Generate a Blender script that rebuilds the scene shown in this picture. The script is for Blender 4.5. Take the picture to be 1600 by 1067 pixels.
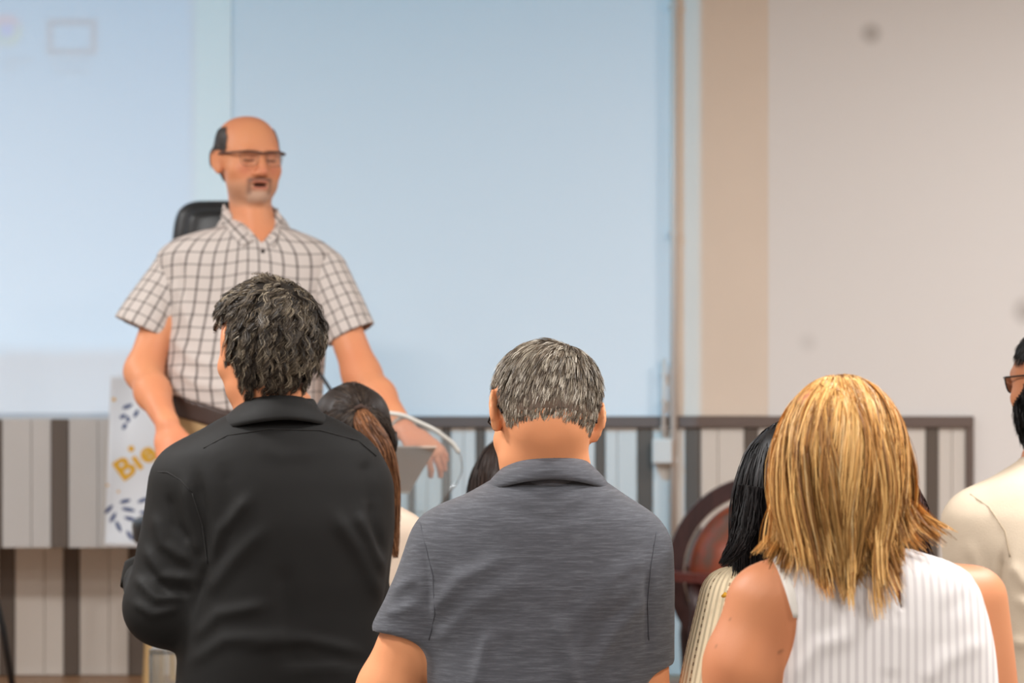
import bpy, math
import numpy as np
from mathutils import Vector, Matrix

for _o in list(bpy.data.objects):
    bpy.data.objects.remove(_o)
SC = bpy.context.scene
COL = SC.collection
rng = np.random.default_rng(7)

# ------------------------------------------------------------------ camera
FPX = 1600 * 100.0 / 36.0          # focal length in pixels (100 mm on 36 mm)
CAMZ, HOR = 1.55, 600.0            # eye height, horizon row
cam_d = bpy.data.cameras.new('camera')
cam_d.lens = 100; cam_d.sensor_width = 36; cam_d.sensor_fit = 'HORIZONTAL'
cam_d.shift_y = (HOR - 533.5) / 1600
cam_d.clip_start = 0.05; cam_d.clip_end = 100
cam_d.dof.use_dof = True
cam_d.dof.focus_distance = 4.75
cam_d.dof.aperture_fstop = 5.6
cam = bpy.data.objects.new('camera', cam_d); COL.objects.link(cam)
cam.location = (0, 0, CAMZ); cam.rotation_euler = (math.pi / 2, 0, 0)
SC.camera = cam
SC.view_settings.view_transform = 'Standard'
SC.view_settings.look = 'None'
SC.view_settings.exposure = 0.0
SC.view_settings.gamma = 1.0
SC.view_settings.use_curve_mapping = False

# ------------------------------------------------------------------ world and lamps
world = bpy.data.worlds.new('world'); SC.world = world
world.use_nodes = True
world.node_tree.nodes['Background'].inputs[0].default_value = (0.9, 0.88, 0.86, 1)
world.node_tree.nodes['Background'].inputs[1].default_value = 0.25

YW = 10.3                          # distance of the end wall
STAGE = 0.495                      # height of the stage floor
CEIL = 3.45
LAMP_POWER = [80, 80, 116, 42]    # watts for each row, rear to stage
LAMP_COL = (1.0, 0.99, 0.985)
LAMP_SPOTS = [(-2.1, 0.5), (2.1, 0.5), (-2.1, 2.8), (2.1, 2.8), (-2.1, 5.0), (2.1, 5.0), (-3.3, 7.9), (2.6, 8.2)]
PROJ = (-0.75, 8.25, 3.3)          # short-throw projector under the ceiling
PROJ_POWER = 66


def W(x, y, d):
    """photo pixel at depth d -> world point"""
    return np.array([(x - 800.0) / FPX * d, d, CAMZ - (y - HOR) / FPX * d])


def wx(x, d=YW):
    return (x - 800.0) / FPX * d


def wz(y, d=YW):
    return CAMZ - (y - HOR) / FPX * d


# ------------------------------------------------------------------ materials
def new_mat(name):
    m = bpy.data.materials.new(name); m.use_nodes = True
    nt = m.node_tree
    return m, nt, nt.nodes['Principled BSDF']


def lin(r, g, b):
    f = lambda c: (c / 255 / 12.92) if c / 255 <= 0.04045 else ((c / 255 + 0.055) / 1.055) ** 2.4
    return (f(r), f(g), f(b), 1.0)


def plain(name, col, rough=0.5, metal=0.0, bump=0.0, bscale=80, var=0.0, vscale=6, stretch=None, spec=0.5, bdist=0.002):
    """principled + noise colour variation + noise bump"""
    m, nt, b = new_mat(name)
    b.inputs['Roughness'].default_value = rough
    b.inputs['Metallic'].default_value = metal
    b.inputs['Specular IOR Level'].default_value = spec
    b.inputs['Base Color'].default_value = col
    tc = nt.nodes.new('ShaderNodeTexCoord')
    mp = nt.nodes.new('ShaderNodeMapping')
    if stretch: mp.inputs['Scale'].default_value = stretch
    nt.links.new(tc.outputs['Object'], mp.inputs['Vector'])
    if var > 0:
        n = nt.nodes.new('ShaderNodeTexNoise'); n.inputs['Scale'].default_value = vscale
        n.inputs['Detail'].default_value = 5
        nt.links.new(mp.outputs[0], n.inputs['Vector'])
        cr = nt.nodes.new('ShaderNodeValToRGB')
        cr.color_ramp.elements[0].position = 0.3; cr.color_ramp.elements[1].position = 0.7
        cr.color_ramp.elements[0].color = tuple(c * (1 - var) for c in col[:3]) + (1,)
        cr.color_ramp.elements[1].color = tuple(min(1, c * (1 + var)) for c in col[:3]) + (1,)
        nt.links.new(n.outputs[0], cr.inputs[0]); nt.links.new(cr.outputs[0], b.inputs['Base Color'])
    if bump > 0:
        n2 = nt.nodes.new('ShaderNodeTexNoise'); n2.inputs['Scale'].default_value = bscale
        n2.inputs['Detail'].default_value = 4
        nt.links.new(mp.outputs[0], n2.inputs['Vector'])
        bp = nt.nodes.new('ShaderNodeBump'); bp.inputs['Strength'].default_value = bump
        bp.inputs['Distance'].default_value = bdist
        nt.links.new(n2.outputs[0], bp.inputs['Height']); nt.links.new(bp.outputs[0], b.inputs['Normal'])
    return m


def attr_mat(name, rough=0.5, attr='col', spec=0.5, bump=0.0, bscale=300, sss=0.0, bdist=0.001):
    """colour from a vertex colour attribute"""
    m, nt, b = new_mat(name)
    a = nt.nodes.new('ShaderNodeAttribute'); a.attribute_name = attr
    nt.links.new(a.outputs['Color'], b.inputs['Base Color'])
    b.inputs['Roughness'].default_value = rough
    b.inputs['Specular IOR Level'].default_value = spec
    if sss > 0:
        b.inputs['Subsurface Weight'].default_value = sss
        b.inputs['Subsurface Radius'].default_value = (1.0, 0.35, 0.2)
        b.inputs['Subsurface Scale'].default_value = 0.006
    if bump > 0:
        tc = nt.nodes.new('ShaderNodeTexCoord')
        n2 = nt.nodes.new('ShaderNodeTexNoise'); n2.inputs['Scale'].default_value = bscale
        nt.links.new(tc.outputs['Object'], n2.inputs['Vector'])
        bp = nt.nodes.new('ShaderNodeBump'); bp.inputs['Strength'].default_value = bump
        bp.inputs['Distance'].default_value = bdist
        nt.links.new(n2.outputs[0], bp.inputs['Height']); nt.links.new(bp.outputs[0], b.inputs['Normal'])
    return m


# ------------------------------------------------------------------ mesh helpers
def link(name, me, parent=None, mat=None, smooth=False):
    o = bpy.data.objects.new(name, me); COL.objects.link(o)
    if parent is not None: o.parent = parent
    if mat is not None:
        for m in (mat if isinstance(mat, (list, tuple)) else [mat]): me.materials.append(m)
    if smooth: me.polygons.foreach_set('use_smooth', [True] * len(me.polygons))
    return o


def mesh_np(name, V, F):
    """V (n,3), F (m,k) with one face size -> mesh"""
    V = np.asarray(V, np.float32); F = np.asarray(F, np.int32)
    me = bpy.data.meshes.new(name)
    me.vertices.add(len(V)); me.vertices.foreach_set('co', V.ravel())
    k = F.shape[1]
    me.loops.add(F.size); me.loops.foreach_set('vertex_index', F.ravel())
    me.polygons.add(len(F))
    me.polygons.foreach_set('loop_start', np.arange(0, F.size, k, dtype=np.int32))
    me.polygons.foreach_set('loop_total', np.full(len(F), k, np.int32))
    me.update(calc_edges=True)
    return me


def set_col(me, C, attr='col'):
    a = me.attributes.new(attr, 'FLOAT_COLOR', 'POINT')
    C = np.asarray(C, np.float32)
    if C.shape[1] == 3: C = np.hstack([C, np.ones((len(C), 1), np.float32)])
    a.data.foreach_set('color', C.ravel())


def set_float(me, name, A):
    a = me.attributes.new(name, 'FLOAT', 'POINT')
    a.data.foreach_set('value', np.asarray(A, np.float32))


def tag(o, label=None, cat=None, group=None, kind=None):
    if label: o['label'] = label
    if cat: o['category'] = cat
    if group: o['group'] = group
    if kind: o['kind'] = kind
    return o


def empty(name, loc=(0, 0, 0)):
    o = bpy.data.objects.new(name, None); COL.objects.link(o)
    o.location = [float(c) for c in loc]; o.empty_display_size = 0.1
    return o


class MB:
    """collects simple shapes into one mesh"""
    def __init__(s): s.v = []; s.f = []

    def add(s, vs, fs):
        n = len(s.v); s.v += [tuple(float(c) for c in v) for v in vs]
        s.f += [tuple(i + n for i in f) for f in fs]; return s

    def box(s, lo, hi, bev=0.0):
        x0, y0, z0 = lo; x1, y1, z1 = hi
        if bev <= 0:
            return s.add([(x0, y0, z0), (x1, y0, z0), (x1, y1, z0), (x0, y1, z0), (x0, y0, z1), (x1, y0, z1), (x1, y1, z1), (x0, y1, z1)],
                         [(0, 3, 2, 1), (4, 5, 6, 7), (0, 1, 5, 4), (1, 2, 6, 5), (2, 3, 7, 6), (3, 0, 4, 7)])
        b = bev  # chamfered on the vertical and horizontal edges: 24 verts
        vs = []; idx = {}
        for i, (x, sx) in enumerate(((x0, 1), (x1, -1))):
            for j, (y, sy) in enumerate(((y0, 1), (y1, -1))):
                for k, (z, sz) in enumerate(((z0, 1), (z1, -1))):
                    for ax in range(3):
                        p = [x + sx * b, y + sy * b, z + sz * b]; p[ax] = (x, y, z)[ax]
                        idx[(i, j, k, ax)] = len(vs); vs.append(tuple(p))
        fs = []
        I = idx
        for i in (0, 1):
            fs.append((I[i, 0, 0, 0], I[i, 1, 0, 0], I[i, 1, 1, 0], I[i, 0, 1, 0]))
            fs.append((I[0, i, 0, 1], I[1, i, 0, 1], I[1, i, 1, 1], I[0, i, 1, 1]))
            fs.append((I[0, 0, i, 2], I[1, 0, i, 2], I[1, 1, i, 2], I[0, 1, i, 2]))
        for i in (0, 1):
            for j in (0, 1):
                fs.append((I[i, j, 0, 0], I[i, j, 1, 0], I[i, j, 1, 1], I[i, j, 0, 1]))
                fs.append((I[i, 0, j, 0], I[i, 1, j, 0], I[i, 1, j, 2], I[i, 0, j, 2]))
                fs.append((I[0, i, j, 1], I[1, i, j, 1], I[1, i, j, 2], I[0, i, j, 2]))
                for k in (0, 1): fs.append((I[i, j, k, 0], I[i, j, k, 1], I[i, j, k, 2]))
        return s.add(vs, fs)

    def tube(s, pts, r, n=10, cap=True, flat=None):
        pts = [np.array(p, float) for p in pts]
        rs = r if hasattr(r, '__len__') else [r] * len(pts)
        rings = []; up = np.array([0.13, 0.27, 1.0])
        prev = None; vs = []
        for i, p in enumerate(pts):
            t = pts[min(i + 1, len(pts) - 1)] - pts[max(i - 1, 0)]
            t = t / (np.linalg.norm(t) + 1e-9)
            a = np.cross(t, up if prev is None else prev)
            if prev is not None: a = prev - t * np.dot(prev, t)
            if np.linalg.norm(a) < 1e-6: a = np.cross(t, [1, 0, 0])
            a /= np.linalg.norm(a); prev = a; b = np.cross(t, a)
            for k in range(n):
                th = 2 * math.pi * k / n
                vs.append(p + rs[i] * (math.cos(th) * a + math.sin(th) * b))
        fs = []
        for i in range(len(pts) - 1):
            for k in range(n):
                fs.append((i * n + k, i * n + (k + 1) % n, (i + 1) * n + (k + 1) % n, (i + 1) * n + k))
        if cap:
            fs.append(tuple(range(n))[::-1]); m = (len(pts) - 1) * n
            fs.append(tuple(m + k for k in range(n)))
        return s.add(vs, fs)

    def lathe(s, prof, c, n=32):
        vs = []; fs = []
        for (r, z) in prof:
            for k in range(n):
                th = 2 * math.pi * k / n
                vs.append((c[0] + r * math.cos(th), c[1] + r * math.sin(th), c[2] + z))
        m = len(prof)
        for i in range(m - 1):
            for k in range(n):
                fs.append((i * n + k, i * n + (k + 1) % n, (i + 1) * n + (k + 1) % n, (i + 1) * n + k))
        fs.append(tuple(range(n))[::-1]); fs.append(tuple((m - 1) * n + k for k in range(n)))
        return s.add(vs, fs)

    def grid(s, G, closed_u=False):
        """G (nu,nv,3) surface"""
        nu, nv = len(G), len(G[0]); vs = [p for row in G for p in row]; fs = []
        for i in range(nu if closed_u else nu - 1):
            for j in range(nv - 1):
                a = (i + 1) % nu
                fs.append((i * nv + j, a * nv + j, a * nv + j + 1, i * nv + j + 1))
        return s.add(vs, fs)

    def build(s, name, mat, parent=None, smooth=False, solid=0.0):
        me = bpy.data.meshes.new(name); me.from_pydata(s.v, [], s.f); me.update()
        import bmesh
        bm = bmesh.new(); bm.from_mesh(me); bmesh.ops.recalc_face_normals(bm, faces=bm.faces); bm.to_mesh(me); bm.free()
        o = link(name, me, parent, mat, smooth)
        if solid:
            md = o.modifiers.new('thick', 'SOLIDIFY'); md.thickness = solid; md.offset = 0
        return o


def rel(o, parent):
    """parent while keeping world coordinates of mesh built in world space"""
    o.parent = parent
    o.matrix_parent_inverse = Matrix.Translation(-Vector(parent.location))
    return o


# ------------------------------------------------------------------ signed distance fields on a rectilinear grid
def axis(*segs):
    out = []
    for lo, hi, h in segs:
        n = max(1, int(round((hi - lo) / h)))
        out.append(np.linspace(lo, hi, n, endpoint=False))
    out.append(np.array([segs[-1][1]]))
    return np.concatenate(out).astype(np.float32)


def nrm(v):
    v = np.asarray(v, float); return v / (np.linalg.norm(v) + 1e-12)


def rot(yaw=0, pitch=0, roll=0):
    """columns = local right, forward, up.  pitch>0 bows, yaw>0 turns left, roll>0 leans to own right"""
    y, p, r = math.radians(yaw), math.radians(-pitch), math.radians(roll)
    Rz = np.array([[math.cos(y), -math.sin(y), 0], [math.sin(y), math.cos(y), 0], [0, 0, 1]])
    Rx = np.array([[1, 0, 0], [0, math.cos(p), -math.sin(p)], [0, math.sin(p), math.cos(p)]])
    Ry = np.array([[math.cos(r), 0, math.sin(r)], [0, 1, 0], [-math.sin(r), 0, math.cos(r)]])
    return Rz @ Rx @ Ry


def pchip(x, xp, fp):
    xp = np.asarray(xp, float); fp = np.asarray(fp, float)
    o = np.argsort(xp); xp = xp[o]; fp = fp[o]
    h = np.diff(xp); d = np.diff(fp) / h
    m = np.zeros_like(fp); m[0] = d[0]; m[-1] = d[-1]
    for i in range(1, len(xp) - 1):
        m[i] = 0 if d[i - 1] * d[i] <= 0 else 2 * d[i - 1] * d[i] / (d[i - 1] + d[i])
    xc = np.clip(x, xp[0], xp[-1])
    i = np.clip(np.searchsorted(xp, xc) - 1, 0, len(xp) - 2)
    t = (xc - xp[i]) / h[i]
    return ((1 + 2 * t) * (1 - t) ** 2 * fp[i] + t * (1 - t) ** 2 * h[i] * m[i] + t * t * (3 - 2 * t) * fp[i + 1] + t * t * (t - 1) * h[i] * m[i + 1])


def smin(a, b, k):
    if k <= 0: return np.minimum(a, b)
    h = np.maximum(k - np.abs(a - b), 0) / k
    return np.minimum(a, b) - h * h * k * 0.25


class Cone:
    def __init__(s, a, b, ra, rb, k=0.02, flat=None, op='add', cut=None):
        s.a = np.array(a, float); s.b = np.array(b, float); s.ra = ra; s.rb = rb; s.k = k; s.flat = flat; s.op = op; s.cut = cut

    def box(s):
        m = max(s.ra, s.rb) + s.k + 0.025
        return np.minimum(s.a, s.b) - m, np.maximum(s.a, s.b) + m

    def d(s, X, Y, Z, g=0.0):
        ab = s.b - s.a; L2 = float(ab @ ab) + 1e-12
        px, py, pz = X - s.a[0], Y - s.a[1], Z - s.a[2]
        t0 = (px * ab[0] + py * ab[1] + pz * ab[2]) / L2
        t = np.clip(t0, 0, 1)
        qx, qy, qz = px - t * ab[0], py - t * ab[1], pz - t * ab[2]
        if s.flat is not None:
            n, f = nrm(s.flat[0]), s.flat[1]
            dn = (qx * n[0] + qy * n[1] + qz * n[2]) * (f - 1)
            qx, qy, qz = qx + dn * n[0], qy + dn * n[1], qz + dn * n[2]
        d = np.sqrt(qx * qx + qy * qy + qz * qz) - (s.ra + (s.rb - s.ra) * t + g)
        if s.cut is not None:       # flat end at b, optional tilt of the cutting plane
            n = nrm(ab) if s.cut is True else nrm(s.cut)
            d = np.maximum(d, (X - s.b[0]) * n[0] + (Y - s.b[1]) * n[1] + (Z - s.b[2]) * n[2])
        return d


class Ell:
    def __init__(s, c, r, R=None, k=0.02, op='add'):
        s.c = np.array(c, float); s.r = np.array(r, float); s.R = np.eye(3) if R is None else R; s.k = k; s.op = op

    def box(s):
        e = np.sqrt(((s.R * s.r) ** 2).sum(1)) + s.k + 0.025
        return s.c - e, s.c + e

    def d(s, X, Y, Z, g=0.0):
        px, py, pz = X - s.c[0], Y - s.c[1], Z - s.c[2]
        R = s.R; r = s.r + g
        l = [(px * R[0, i] + py * R[1, i] + pz * R[2, i]) for i in range(3)]
        k0 = np.sqrt(sum((l[i] / r[i]) ** 2 for i in range(3)))
        k1 = np.sqrt(sum((l[i] / r[i] ** 2) ** 2 for i in range(3))) + 1e-6
        return k0 * (k0 - 1) / k1


class Loft:
    """stack of super-ellipses: rows (z, cx, cy, a, b)"""
    def __init__(s, rows, yaw=0.0, e=2.3, k=0.03, op='add'):
        s.rows = np.array(sorted(rows), float); s.yaw = math.radians(yaw); s.e = e; s.k = k; s.op = op

    def box(s):
        r = s.rows; m = np.maximum(r[:, 3], r[:, 4]).max() + 0.06
        return (np.array([r[:, 1].min() - m, r[:, 2].min() - m, r[:, 0].min() - 0.03]), np.array([r[:, 1].max() + m, r[:, 2].max() + m, r[:, 0].max() + 0.03]))

    def d(s, X, Y, Z, g=0.0):
        z = np.asarray(Z, float); zc = z.ravel(); r = s.rows
        f = lambda i: pchip(zc, r[:, 0], r[:, i]).reshape(z.shape).astype(np.float32)
        cx, cy, a, b = f(1), f(2), f(3) + g, f(4) + g
        dx, dy = X - cx, Y - cy
        c, sn = math.cos(s.yaw), math.sin(s.yaw)
        u, v = dx * c + dy * sn, -dx * sn + dy * c
        q = (np.abs(u / a) ** s.e + np.abs(v / b) ** s.e) ** (1 / s.e)
        d = (q - 1) * np.minimum(a, b)
        return np.maximum(d, np.maximum(Z - r[-1, 0] - g, r[0, 0] - g - Z))


def field(xs, ys, zs, prims, g=0.0, clip=None):
    F = np.full((len(xs), len(ys), len(zs)), 1.0, np.float32)
    for p in prims:
        lo, hi = p.box(); lo = lo - max(g, 0); hi = hi + max(g, 0)
        i0, i1 = np.searchsorted(xs, (lo[0], hi[0])); j0, j1 = np.searchsorted(ys, (lo[1], hi[1])); k0, k1 = np.searchsorted(zs, (lo[2], hi[2]))
        if i0 >= i1 or j0 >= j1 or k0 >= k1: continue
        X = xs[i0:i1, None, None]; Y = ys[None, j0:j1, None]; Z = zs[None, None, k0:k1]
        d = p.d(X, Y, Z, g if p.op == 'add' else 0.0)
        S = F[i0:i1, j0:j1, k0:k1]
        if p.op == 'add': S[...] = smin(S, d, p.k)
        elif p.op == 'cut': S[...] = -smin(-S, d, p.k)      # remove the shape
    if clip is not None:
        F = np.maximum(F, clip(xs[:, None, None], ys[None, :, None], zs[None, None, :]).astype(np.float32))
    return F


def surface(xs, ys, zs, F):
    """naive surface nets -> V, Q"""
    S = F < 0
    nx, ny, nz = F.shape
    c = np.zeros((nx - 1, ny - 1, nz - 1), np.int8)
    for a in (0, 1):
        for b in (0, 1):
            for d in (0, 1): c += S[a:nx - 1 + a, b:ny - 1 + b, d:nz - 1 + d]
    act = (c > 0) & (c < 8)
    I, J, K = np.nonzero(act)
    idx = np.full(act.shape, -1, np.int32); idx[I, J, K] = np.arange(len(I))
    acc = np.zeros((len(I), 3)); cnt = np.zeros(len(I))
    corners = [(a, b, d) for a in (0, 1) for b in (0, 1) for d in (0, 1)]
    ax = (xs, ys, zs)
    for p in corners:
        for m in range(3):
            if p[m]: continue
            q = list(p); q[m] = 1
            f0 = F[I + p[0], J + p[1], K + p[2]].astype(float); f1 = F[I + q[0], J + q[1], K + q[2]].astype(float)
            w = (f0 < 0) != (f1 < 0)
            t = np.where(w, f0 / np.where(w, f0 - f1, 1), 0)
            base = [ax[0][I + p[0]].astype(float), ax[1][J + p[1]].astype(float), ax[2][K + p[2]].astype(float)]
            n = (I, J, K)[m]; base[m] = ax[m][n] + t * (ax[m][n + 1] - ax[m][n])
            for e in range(3): acc[:, e] += np.where(w, base[e], 0)
            cnt += w
    V = acc / cnt[:, None]
    Q = []
    e = S[:-1, 1:-1, 1:-1] != S[1:, 1:-1, 1:-1]; i, j, k = np.nonzero(e); j += 1; k += 1
    q = np.stack([idx[i, j - 1, k - 1], idx[i, j, k - 1], idx[i, j, k], idx[i, j - 1, k]], 1); fl = S[i + 1, j, k]; q[fl] = q[fl][:, ::-1]; Q.append(q)
    e = S[1:-1, :-1, 1:-1] != S[1:-1, 1:, 1:-1]; i, j, k = np.nonzero(e); i += 1; k += 1
    q = np.stack([idx[i - 1, j, k - 1], idx[i, j, k - 1], idx[i, j, k], idx[i - 1, j, k]], 1); fl = ~S[i, j + 1, k]; q[fl] = q[fl][:, ::-1]; Q.append(q)
    e = S[1:-1, 1:-1, :-1] != S[1:-1, 1:-1, 1:]; i, j, k = np.nonzero(e); i += 1; j += 1
    q = np.stack([idx[i - 1, j - 1, k], idx[i, j - 1, k], idx[i, j, k], idx[i - 1, j, k]], 1); fl = S[i, j, k + 1]; q[fl] = q[fl][:, ::-1]; Q.append(q)
    Q = np.concatenate(Q)
    Q = Q[(Q >= 0).all(1)]
    return V, Q


def normals(V, Q):
    n = np.cross(V[Q[:, 2]] - V[Q[:, 0]], V[Q[:, 3]] - V[Q[:, 1]])
    N = np.zeros_like(V)
    for c in range(4):
        for e in range(3): N[:, e] += np.bincount(Q[:, c], n[:, e], len(V))
    return N / (np.linalg.norm(N, axis=1, keepdims=True) + 1e-12)


def relax(V, Q, n=2, lam=0.5, mask=None):
    A = np.concatenate([Q[:, [0, 1]], Q[:, [1, 2]], Q[:, [2, 3]], Q[:, [3, 0]]])
    deg = np.bincount(A[:, 0], minlength=len(V)) + np.bincount(A[:, 1], minlength=len(V))
    for _ in range(n):
        S = np.zeros_like(V)
        for e in range(3):
            S[:, e] = np.bincount(A[:, 0], V[A[:, 1], e], len(V)) + np.bincount(A[:, 1], V[A[:, 0], e], len(V))
        T = V + lam * (S / np.maximum(deg, 1)[:, None] - V)
        V = T if mask is None else np.where(mask[:, None], T, V)
    return V


def wob(P, freq, seed, n=8):
    """cheap smooth noise in about [-1,1]"""
    r = np.random.default_rng(seed); out = 0
    for i in range(n):
        k = nrm(r.normal(size=3)) * freq * r.uniform(0.6, 1.7)
        out = out + np.sin(P @ k + r.uniform(0, 6.28))
    return out / math.sqrt(n) / 1.2


def to_px(V):
    return np.stack([800 + V[:, 0] / V[:, 1] * FPX, HOR - (V[:, 2] - CAMZ) / V[:, 1] * FPX], 1)


def seg_dist(P, a, b):
    a = np.array(a, float); b = np.array(b, float); ab = b - a
    t = np.clip(((P - a) @ ab) / (ab @ ab), 0, 1)
    return np.linalg.norm(P - a - t[:, None] * ab, axis=1), t


def fold(V, N, D, folds, side=-1):
    """raise or sink creases; each fold = (polyline in photo px at this person's distance, width mm, height mm)"""
    P = to_px(V); face = np.clip(side * N[:, 1] * 2.5 + 0.3, 0, 1)
    out = np.zeros(len(V))
    for pts, w, h in folds:
        wpx = w / 1000 * FPX / D
        best = np.full(len(V), 1e9); tt = np.zeros(len(V)); n = len(pts) - 1
        for i in range(n):
            d, t = seg_dist(P, pts[i], pts[i + 1])
            m = d < best; best = np.where(m, d, best); tt = np.where(m, (i + t) / n, tt)
        fade = np.clip(np.minimum(tt, 1 - tt) * 5 + 0.15, 0, 1)
        out += h / 1000 * np.exp(-(best / wpx) ** 2) * fade
    return V + N * (out * face)[:, None]
# ------------------------------------------------------------------ projector lamp (its picture is in the beam)
def projector():
    ld = bpy.data.lights.new('projector_beam', 'SPOT')
    ld.energy = PROJ_POWER; ld.spot_size = math.radians(150); ld.spot_blend = 0.0; ld.shadow_soft_size = 0.012
    ld.use_nodes = True
    nt = ld.node_tree; N = nt.nodes; L = nt.links
    em = [n for n in N if n.type == 'EMISSION'][0]

    def mth(op, a, b=None, c=None):
        n = N.new('ShaderNodeMath'); n.operation = op
        for i, v in enumerate((a, b, c)):
            if v is None: continue
            if isinstance(v, (int, float)): n.inputs[i].default_value = v
            else: L.new(v, n.inputs[i])
        return n.outputs[0]
    tc = N.new('ShaderNodeTexCoord'); sp = N.new('ShaderNodeSeparateXYZ'); L.new(tc.outputs['Normal'], sp.inputs[0])
    iz = mth('DIVIDE', -1.0, sp.outputs[2])
    rx = mth('MULTIPLY', sp.outputs[0], iz); rz = mth('MULTIPLY', sp.outputs[1], iz)
    dist = YW - 0.02 - PROJ[1]
    # picture coordinates in photo pixels on the end wall
    PX = mth('MULTIPLY_ADD', rx, dist * FPX / YW, 800 + PROJ[0] * FPX / YW)
    PY = mth('MULTIPLY_ADD', rz, -dist * FPX / YW, HOR - (PROJ[2] - CAMZ) * FPX / YW)
    r2 = mth('ADD', mth('ADD', mth('MULTIPLY', rx, rx), mth('MULTIPLY', rz, rz)), 1.0)
    even = mth('POWER', r2, 1.45)

    def step(v, e, s, up=True):
        n = N.new('ShaderNodeMapRange'); n.clamp = True
        L.new(v, n.inputs[0]); n.inputs[1].default_value = e - s; n.inputs[2].default_value = e + s
        n.inputs[3].default_value = 0.0 if up else 1.0; n.inputs[4].default_value = 1.0 if up else 0.0
        return n.outputs[0]

    def rect(x0, x1, y0, y1, s=3.0):
        return mth('MULTIPLY', mth('MULTIPLY', step(PX, x0, s), step(PX, x1, s, False)), mth('MULTIPLY', step(PY, y0, s), step(PY, y1, s, False)))

    def disc(cx, cy, r, s=4.0):
        dx = mth('SUBTRACT', PX, cx); dy = mth('SUBTRACT', PY, cy)
        return step(mth('SQRT', mth('ADD', mth('MULTIPLY', dx, dx), mth('MULTIPLY', dy, dy))), r, s, False)
    col = None

    def put(mask, c, base=None):
        nonlocal col
        m = N.new('ShaderNodeMix'); m.data_type = 'RGBA'
        L.new(mask, m.inputs[0]) if mask is not None else None
        m.inputs[7].default_value = tuple(c) + (1,)
        if col is None: m.inputs[6].default_value = tuple(base) + (1,)
        else: L.new(col, m.inputs[6])
        col = m.outputs[2]
    full = rect(-900, 1090, -160, 1300, 2.5)
    put(full, (0.0, 0.50, 0.92), (0, 0, 0))
    put(rect(-900, 362, -160, 1300, 4), (0.0, 0.05, 0.10)); put(rect(-900, 362, -160, 652, 4), (0.0, 0.20, 0.46))
    put(rect(-900, 305, -160, 545, 10), (0.04, 0.50, 0.98))
    put(rect(305, 362, -160, 600, 3), (0.10, 0.58, 0.88))
    # desktop icons
    put(disc(12, 47, 24), (0.25, 0.30, 0.62)); put(mth('MULTIPLY', disc(12, 47, 24), step(PY, 40, 5)), (0.02, 0.46, 0.70))
    put(mth('MULTIPLY', disc(12, 47, 24), mth('MULTIPLY', step(PY, 46, 5), step(PX, 16, 5))), (0.14, 0.52, 0.66))
    put(disc(14, 47, 10), (0.0, 0.30, 1.05))
    put(rect(75, 154, 29, 86), (0.0, 0.27, 0.58)); put(rect(86, 143, 40, 76), (0.04, 0.50, 0.98))
    for r in ((8, 55, 90, 98), (9, 28, 104, 111), (80, 146, 93, 99), (86, 143, 108, 115), (-30, 12, 533, 553), (70, 120, 540, 548)):
        put(rect(*r), (0.0, 0.38, 0.78))
    s = N.new('ShaderNodeVectorMath'); s.operation = 'SCALE'; L.new(col, s.inputs[0]); L.new(even, s.inputs[3])
    L.new(s.outputs[0], em.inputs['Color'])
    o = bpy.data.objects.new('projector_beam', ld); COL.objects.link(o)
    o.location = PROJ; o.rotation_euler = (math.pi / 2, 0, 0)


projector()

# ------------------------------------------------------------------ room shell
M_WALL = plain('painted_plaster', lin(190, 184, 178), 0.85, bump=0.15, bscale=60, var=0.015, vscale=2)
M_BEIGE = plain('beige_paint', lin(236, 220, 203), 0.8, var=0.02, vscale=3)
M_LIGHTB = plain('pale_laminate_board', lin(222, 215, 206), 0.55, var=0.03, vscale=4, stretch=(1, 1, 0.15))
M_DARKB = plain('dark_brown_board', lin(96, 84, 74), 0.55, var=0.06, vscale=6, stretch=(1, 1, 0.1))
M_RAIL = plain('brown_rail', lin(108, 92, 84), 0.5, var=0.05, vscale=5, stretch=(0.1, 1, 1))
M_CEIL = plain('ceiling_white', lin(225, 222, 216), 0.9, bump=0.1, bscale=40)
M_CARPET = plain('grey_floor', lin(96, 88, 82), 0.7, bump=0.2, bscale=200, var=0.1, vscale=30)


def wood(name, c1, c2, scale=3.0, rough=0.45, stretch=(1, 12, 1)):
    m, nt, b = new_mat(name)
    tc = nt.nodes.new('ShaderNodeTexCoord'); mp = nt.nodes.new('ShaderNodeMapping'); mp.inputs['Scale'].default_value = stretch
    nt.links.new(tc.outputs['Object'], mp.inputs[0])
    n = nt.nodes.new('ShaderNodeTexNoise'); n.inputs['Scale'].default_value = scale; n.inputs['Detail'].default_value = 8
    n.inputs['Distortion'].default_value = 1.2
    nt.links.new(mp.outputs[0], n.inputs[0])
    cr = nt.nodes.new('ShaderNodeValToRGB'); cr.color_ramp.elements[0].color = c1; cr.color_ramp.elements[1].color = c2
    cr.color_ramp.elements[0].position = 0.35; cr.color_ramp.elements[1].position = 0.65
    nt.links.new(n.outputs[0], cr.inputs[0]); nt.links.new(cr.outputs[0], b.inputs['Base Color'])
    b.inputs['Roughness'].default_value = rough
    return m


M_STAGE = wood('stage_wood', lin(136, 98, 66), lin(166, 124, 88), 2.0, 0.4, (0.5, 8, 1))
XL, XR, YB = -4.2, 4.2, -2.2


def slab(name, lo, hi, mat, bev=0.0, kind='structure', parent=None):
    o = MB().box(lo, hi, bev).build(name, mat, parent)
    if kind and parent is None: o['kind'] = kind
    return o


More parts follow.
